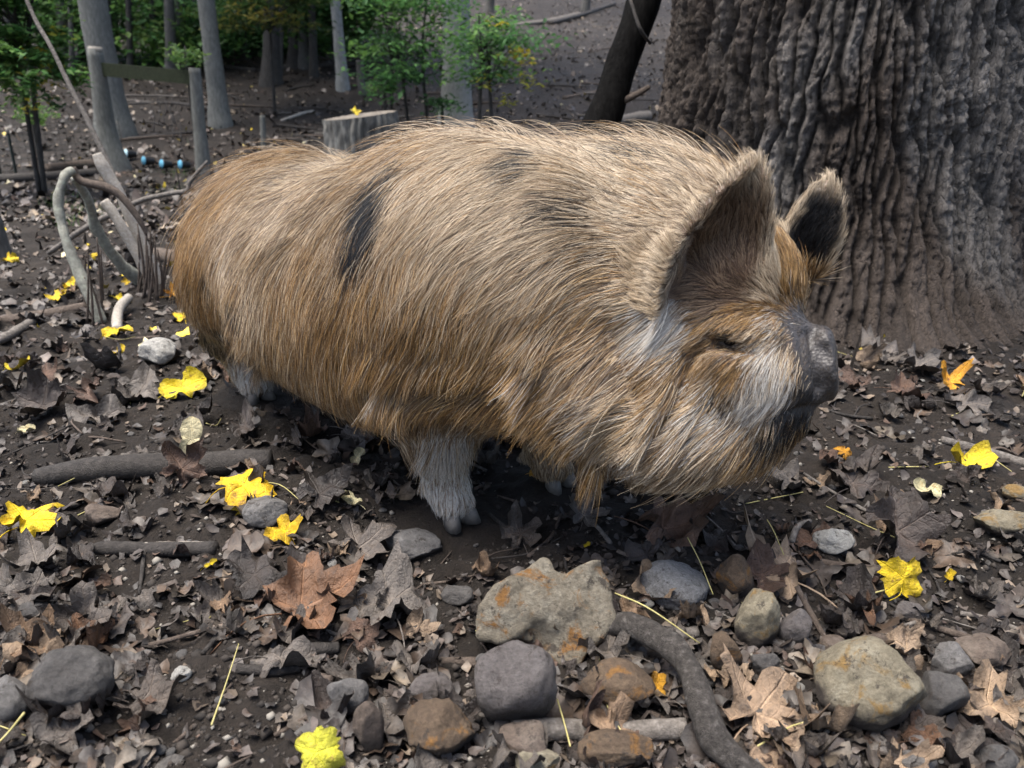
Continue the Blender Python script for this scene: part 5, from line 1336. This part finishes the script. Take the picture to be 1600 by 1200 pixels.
# wire netting
wn_ = empty('wire_fence', tuple(ground_pt(20, 275))); tag(wn_, 'low dark green wire netting with metal stakes beyond the dead branches', 'fence')
m_wire = simple_mat('green_wire', (.012, .018, .016), (.022, .032, .028), 50, .6, .1, .001)
L0, L1 = ground_pt(-120, 282), ground_pt(196, 256); Vn, Fn = [], []
def wire(a, b_, r):
    P, F = tube_geo([a, b_], r, n=2, seg=4, rough=0, cap=False); k = len(Vn); Vn.extend(P.tolist()); Fn.extend([tuple(q + k for q in f) for f in F])
for k in range(9):
    z = .02 + .043 * k; wire(L0 + [0, 0, z], L1 + [0, 0, z], .0016)
nwire = int(np.linalg.norm(L1 - L0) / .05)
for k in range(nwire + 1):
    q = L0 + (L1 - L0) * k / nwire; wire(q, q + [0, 0, .37], .0014)
o = mesh_obj('netting', np.array(Vn) - wn_.location, Fn, m_wire, wn_, smooth=False); o['kind'] = 'stuff'
for px, top, bot in ((26, 200, 278), (2, 205, 282)):
    g = ground_pt(px, bot); o = tube('stake', [g - [0, 0, .1], at(px - 15, top, g[1])], .011, m_wire, n=6, seg=6, rough=0); sub2(o, wn_)
    c = tube('stake_tip', [at(px - 13.5, top + 8, g[1] - .004), at(px - 15.2, top - 1, g[1] - .004)], .013, M_W['pale'], n=3, seg=6, rough=0); c.parent = o; c.matrix_parent_inverse = Matrix.Translation(-Vector(o.location))
# four small cups with blue faces
m_cup, nt, b = new_mat('black_plastic'); b.inputs['Base Color'].default_value = (.012, .012, .013, 1); b.inputs['Roughness'].default_value = .5
m_blue = simple_mat('blue_face', (.10, .36, .55), (.18, .46, .62), 30, .5, .1, .001); m_pb = simple_mat('pale_blue_face', (.40, .62, .70), (.52, .72, .78), 30, .5, .1, .001)
for i, (px, py) in enumerate(((197, 240), (225, 251), (253, 256), (282, 257))):
    g = ground_pt(px, py + 12); Y = g[1]; u = pxm(Y, .1); c0 = at(px, py, Y)
    e = empty('cup', tuple(c0)); ax_ = np.array([-.62, -.74, .15]); ax_ /= np.linalg.norm(ax_)
    P, F = tube_geo([c0 - ax_ * 15 * u, c0 - ax_ * 5 * u, c0], [5.0 * u, 6.5 * u, 7.2 * u], n=6, seg=16, rough=0); sub2(mesh_obj('cup_body', P, F, m_cup), e)
    P, F = tube_geo([c0 + ax_ * .2 * u, c0 + ax_ * 1.2 * u], [6.8 * u, 6.4 * u], n=2, seg=16, rough=0); sub2(mesh_obj('cup_face', P, F, m_pb if i == 0 else m_blue), e)
    st = tube('foot', [c0 - ax_ * 6 * u, np.array([c0[0] - ax_[0] * 6 * u, c0[1] - ax_[1] * 6 * u, float(terrain(c0[0], c0[1])) - .02])], 1.3 * u, m_cup, n=3, seg=6, rough=0); sub2(st, e)
    tag(e, 'small black cup with pale whitish blue face beside the flared trunk' if i == 0 else 'small black cup with bright blue face on the ground before the fence', 'cup', None if i == 0 else 'blue faced cups by the fence')
# stump
g = np.array([at(572, 300, 5.0)[0], 5.0, 0]); g[2] = float(terrain(g[0], g[1])); topz = at(572, 180, 5.0)[2]
st = empty('stump', tuple(g)); tag(st, 'sawn grey tree stump with furrowed bark standing behind the pig back', 'stump')
nth, nzz = 120, 34; thh = np.arange(nth) / nth * 2 * np.pi; zz_ = np.linspace(-.05, topz - g[2], nzz); TT, Z2 = np.meshgrid(thh, zz_)
Rs = .205 + .05 * np.exp(-np.maximum(Z2, 0) / .1) + .026 * np.abs(np.sin(TT * 13 + 2 * vnoise(np.stack([TT * 3, Z2 * 5], -1), 4))) + .012 * fbm(np.stack([TT * 6, Z2 * 12], -1), 3, 8)
tilt = .025 * np.cos(TT - .3)
Vs = np.stack([Rs * np.cos(TT), Rs * np.sin(TT), Z2 + tilt * (Z2 / Z2.max())], -1).reshape(-1, 3)
Fs = [(i * nth + j, i * nth + (j + 1) % nth, (i + 1) * nth + (j + 1) % nth, (i + 1) * nth + j) for i in range(nzz - 1) for j in range(nth)]
mesh_obj('bark', Vs, Fs, simple_mat('stump_bark', (.06, .055, .048), (.16, .155, .14), 30, .9, .7, .01, c2=(.30, .30, .275), stretch=(1, 1, .3)), st)
rt = Vs[(nzz - 1) * nth:] * [.97, .97, 1]; ct = rt.mean(0) - [0, 0, .02]
mesh_obj('cut_face', np.vstack([rt, [ct]]), [(j, (j + 1) % nth, nth) for j in range(nth)], simple_mat('cut_wood', (.10, .085, .07), (.22, .19, .155), 18, .9, .6, .006), st, smooth=False)
put_leaf('leaf', leaf_mesh('maple', 75, 'yellow', .6, .1, False), np.array([g[0] - .02, g[1] - .10, topz + .025]), .045, (.9, .1, .6), 'yellow leaf on top of the sawn stump', 'leaf')
# leaning dead trunk against the big tree
Pd = [at(915, 262, 3.15), at(945, 180, 3.2), at(972, 100, 3.25), at(1003, 12, 3.3), at(1020, -80, 3.35), at(1070, -330, 3.6)]
Pd[0][2] = min(Pd[0][2], .45); base_d = np.array([Pd[0][0] - .10, 3.05, float(terrain(Pd[0][0] - .1, 3.05)) - .04])
dl = tube('dead_tree', [base_d] + Pd, [.085, .075, .070, .066, .066, .06, .05], M_BK['black'], n=60, seg=14, rough=.12, seed=8)
tag(dl, 'blackish dead trunk leaning toward the big tree', 'dead tree')
o = tube('branch', [at(968, 160, 3.2), at(990, 150, 3.18), at(1014, 136, 3.2)], [.016, .013, .010], M_W['brown'], n=12, seg=7); sub2(o, dl)
o = tube('branch', [at(985, 0, 3.2), at(1000, 45, 3.15), at(1016, 68, 3.2)], [.006, .007, .006], M_W['dark'], n=12, seg=6); sub2(o, dl)
# logs lying on the slope and by the netting
LOGS = [([(75, 268), (118, 263), (165, 258)], 16, 'brown', 'brown log lying in front of the wire netting'), ([(-20, 285), (60, 281), (150, 275)], 16, 'dark', 'black log lying before the wire netting'),
 ([(780, 44), (850, 36), (905, 24)], 7, 'grey', 'grey fallen pole high on the bare slope'), ([(860, 38), (920, 22), (960, 8)], 7, 'dark', 'dark fallen branch high on the bare slope'),
 ([(185, 165), (270, 163), (330, 172)], 6, 'dark', 'dark fallen branch behind the fence rail'), ([(200, 218), (260, 212), (300, 208)], 5, 'dark', 'thin dark branch on the ground behind the blue cups'),
 ([(440, 190), (475, 178), (490, 176)], 5, 'pale', 'pale curved branch lying near the stump'), ([(880, 155), (940, 145), (1010, 150)], 6, 'brown', 'brown log lying behind the leaning dead trunk'),
 ([(930, 205), (970, 192), (1015, 185)], 16, 'grey', 'mossy grey log at the foot of the big tree'), ([(440, 108), (520, 104), (610, 100)], 9, 'dark', 'dark fallen log across the slope by the thin trunk'),
 ([(740, 62), (800, 58), (850, 64)], 5, 'dark', 'dark stick on the slope above the pale trunk'), ([(250, 108), (330, 104), (400, 112)], 7, 'dark', 'dark log on the shaded wood floor'),
 ([(1585, 300), (1600, 296), (1640, 290)], 14, 'pale', 'pale log end showing past the big tree'), ([(1588, 340), (1610, 350), (1640, 352)], 14, 'grey', 'grey log lying past the big tree')]
for i, (line, w, mt, lab) in enumerate(LOGS):
    ps = [ground_pt(*q) for q in line]; r = [w / 2 * pxm(p[1], p[2]) for p in ps]
    o = tube('fallen_log', [p + [0, 0, .5 * q] for p, q in zip(ps, r)], r, M_W[mt], n=24, seg=9, rough=.12, seed=i); tag(o, lab, 'log')
rg = np.random.default_rng(404)
for i in range(60):
    px, py = rg.uniform(180, 1010), rg.uniform(15, 225); g = ground_pt(px, py)
    a = rg.normal(0, .5); L = rg.uniform(.15, .5); d = np.array([math.cos(a), math.sin(a), 0]) * L
    P3 = [g - d, g + [0, .05, 0], g + d]; P3 = [np.array([q[0], q[1], float(terrain(q[0], q[1])) + .012]) for q in P3]
    k = ['dark', 'brown', 'grey'][i % 3]; o = tube('fallen_branch', P3, [.012, .010, .006], M_W[k], n=8, seg=5, rough=.1, seed=i)
    nm = {'dark': 'blackish', 'brown': 'brown', 'grey': 'grey'}[k]; tag(o, f'thin {nm} fallen branch on the slope behind', 'branch', f'{nm} branches on the slope')
# ------------------------------------------------------------------ saplings and understorey
def sapling(label, stems, sprays, Y, pal, n, size, seed, spread=(.16, .16, .035), group=None, ypal=None, ysp=None, flat=.3, cat='sapling'):
    g = ground_pt(*stems[0][-1]) if stems[0][-1][1] < 400 else at(*stems[0][-1], Y)
    e = empty('sapling', tuple(g)); tag(e, label, cat, group); rg = np.random.default_rng(seed)
    for s_ in stems:
        pts = [at(a, b_, Y) for a, b_ in s_]; gg = ground_pt(*s_[-1]); pts[-1] = np.array([gg[0] * Y / gg[1], Y, float(terrain(gg[0] * Y / gg[1], Y)) - .03])
        sub2(tube('stem', pts[::-1], [.018, .014, .006], M_BK['dark'], n=20, seg=7, seed=seed), e)
    dy_ = np.repeat(rg.normal(0, .25, len(sprays) // 9 + 1), 9)[:len(sprays)] if len(sprays) > 200 else rg.normal(0, .25, len(sprays))
    cs = np.array([at(a, b_, Y + q) for (a, b_), q in zip(sprays, dy_)])
    tp = at(*stems[0][0], Y)
    for c in cs[::2 if len(cs) < 200 else 27]:
        q = at(*stems[rg.integers(0, len(stems))][1], Y); sub2(tube('twig', [q, (q + c) / 2 + [0, 0, .08], c], [.006, .004, .002], M_BK['dark'], n=8, seg=5, rough=0), e)
    foliage('crown', e, n, cs, spread, size, pal, seed, flat)
    if ysp: foliage('yellow_leaves', e, len(ysp) * 22, np.array([at(a, b_, Y - .1) for a, b_ in ysp]), (.05, .05, .03), size * .9, Y_LEAF, seed + 1, flat)
    return e
rg = np.random.default_rng(71)
sp = [(rg.uniform(562, 700), rg.uniform(-20, 130)) for _ in range(46)]; sp = [q for q in sp if not (q[0] < 600 and q[1] > 95)]
sapling('bright green leafy sapling growing behind the sawn stump', [[(668, -10), (660, 90), (671, 190)], [(600, 0), (612, 100), (606, 178)], [(615, 60), (630, 130), (640, 190)]], sp, 7.6, G_BRIGHT, 2300, .062, 5)
sp = [(rg.uniform(735, 800), rg.uniform(20, 130)) for _ in range(22)] + [(rg.uniform(735, 830), rg.uniform(48, 72)) for _ in range(10)] + [(750, 128), (756, 120), (748, 112)]
sapling('green and yellow leafed sapling beside the straight pale trunk', [[(748, 20), (752, 100), (745, 200)], [(760, 60), (765, 130), (771, 190)]], sp, 7.0, G_BRIGHT, 1500, .058, 6, ysp=[(812, 88), (820, 98), (816, 118), (832, 132), (806, 80), (756, 128), (790, 92), (788, 158), (782, 40)])
sp = []
for _ in range(105):                                     # drooping compound fronds
    fx, fy = rg.uniform(-110, 95), rg.uniform(-90, 130); an_ = rg.uniform(-.5, .9) if rg.random() < .6 else math.pi - rg.uniform(-.5, .9); Lf = rg.uniform(28, 60)
    for t in np.linspace(0, 1, 9): sp.append((fx + math.cos(an_) * Lf * t, fy + math.sin(an_) * Lf * t + 16 * t * t))
sapling('dark green feathery leafed tree hanging over the wire netting', [[(20, -40), (30, 90), (42, 215)], [(60, -30), (45, 60), (48, 205)]], sp, 5.4, G_MID + G_BRIGHT, 9000, .050, 7, spread=(.022, .030, .016), ysp=[(75, 105), (80, 120), (70, 92), (66, 135), (92, 60), (60, 168)], cat='tree')
sp = [(rg.uniform(350, 490), rg.uniform(-30, 52)) for _ in range(36)]
sapling('yellowing understorey tree in front of the dark trunk', [[(410, -20), (422, 50), (424, 128)]], sp, 9.0, G_DARK + [(.16, .17, .04), (.24, .21, .05)], 2200, .07, 8, cat='tree')
for i in range(20):
    cx, cy = rg.uniform(40, 560), rg.uniform(-60, 70); Y = rg.uniform(11, 17)
    sp = [(cx + rg.normal(0, 48), cy + rg.normal(0, 30)) for _ in range(26)]
    sapling('dark leafy understorey tree deep in the wood', [[(cx, cy - 30), (cx + 3, cy + 30), (cx + 5, 112)]], sp, Y, G_MID + G_BRIGHT + G_BRIGHT, 3200, .10, 80 + i, spread=(.30, .30, .09), group='understorey trees deep in the wood', cat='tree')
for i, (cx, cy) in enumerate(((690, 165), (600, 140), (50, 175), (290, 90))):
    Y = 7.4 if cx > 500 else 6.6
    sapling(['low green seedling at the foot of the straight pale trunk', 'small green seedling beside the short snag', 'small pale green seedling above the wire netting', 'small green seedling behind the fence rail'][i],
            [[(cx, cy - 10), (cx + 1, cy + 8), (cx + 2, min(cy + 35, 205))]], [(cx + rg.normal(0, 8), cy + rg.normal(0, 7)) for _ in range(8)], Y, G_BRIGHT if cx > 500 else G_MID, 200, .055, 120 + i, spread=(.07, .07, .03))
# thin grass and dry weed stalks by the fence
for i in range(16):
    px = rg.uniform(180, 290); py = rg.uniform(180, 225); g = ground_pt(px, py); h = rg.uniform(.15, .35)
    o = tube('weed_stalk', [g, g + [rg.normal(0, .02), 0, h / 2], g + [rg.normal(0, .04), 0, h]], [.006, .005, .003], M_W['grey'], n=6, seg=5, rough=0); tag(o, 'thin dry weed stalk standing behind the fence rail', 'weed stalk', 'dry weed stalks behind the rail')
C = []
for (cx, cy) in ((278, 272), (270, 300), (170, 335), (90, 322), (130, 330), (110, 350), (95, 310)):
    for _ in range(45): C.append(ground_pt(cx + rg.normal(0, 14), min(cy + rg.normal(0, 5), 420)))
C = np.array(C); n = len(C); V = np.zeros((n, 3, 3)); a = rg.uniform(0, 6.28, n); h = rg.uniform(.02, .06, n)
V[:, 0] = C; V[:, 1] = C + np.stack([np.cos(a) * .004, np.sin(a) * .004, 0 * a], -1); V[:, 2] = C + np.stack([np.cos(a + 1) * h * .6, np.sin(a + 1) * h * .6, h], -1)
o = mesh_obj('grass', V.reshape(-1, 3), np.arange(n * 3).reshape(-1, 3), m_fol, smooth=False); vcol(o.data, np.repeat(np.array(G_MID)[rg.integers(0, 4, n)], 3, 0)); tag(o, 'sparse green grass on the soil behind the dead branches', kind='stuff')
print('script', time.time() - T0, len(PV))
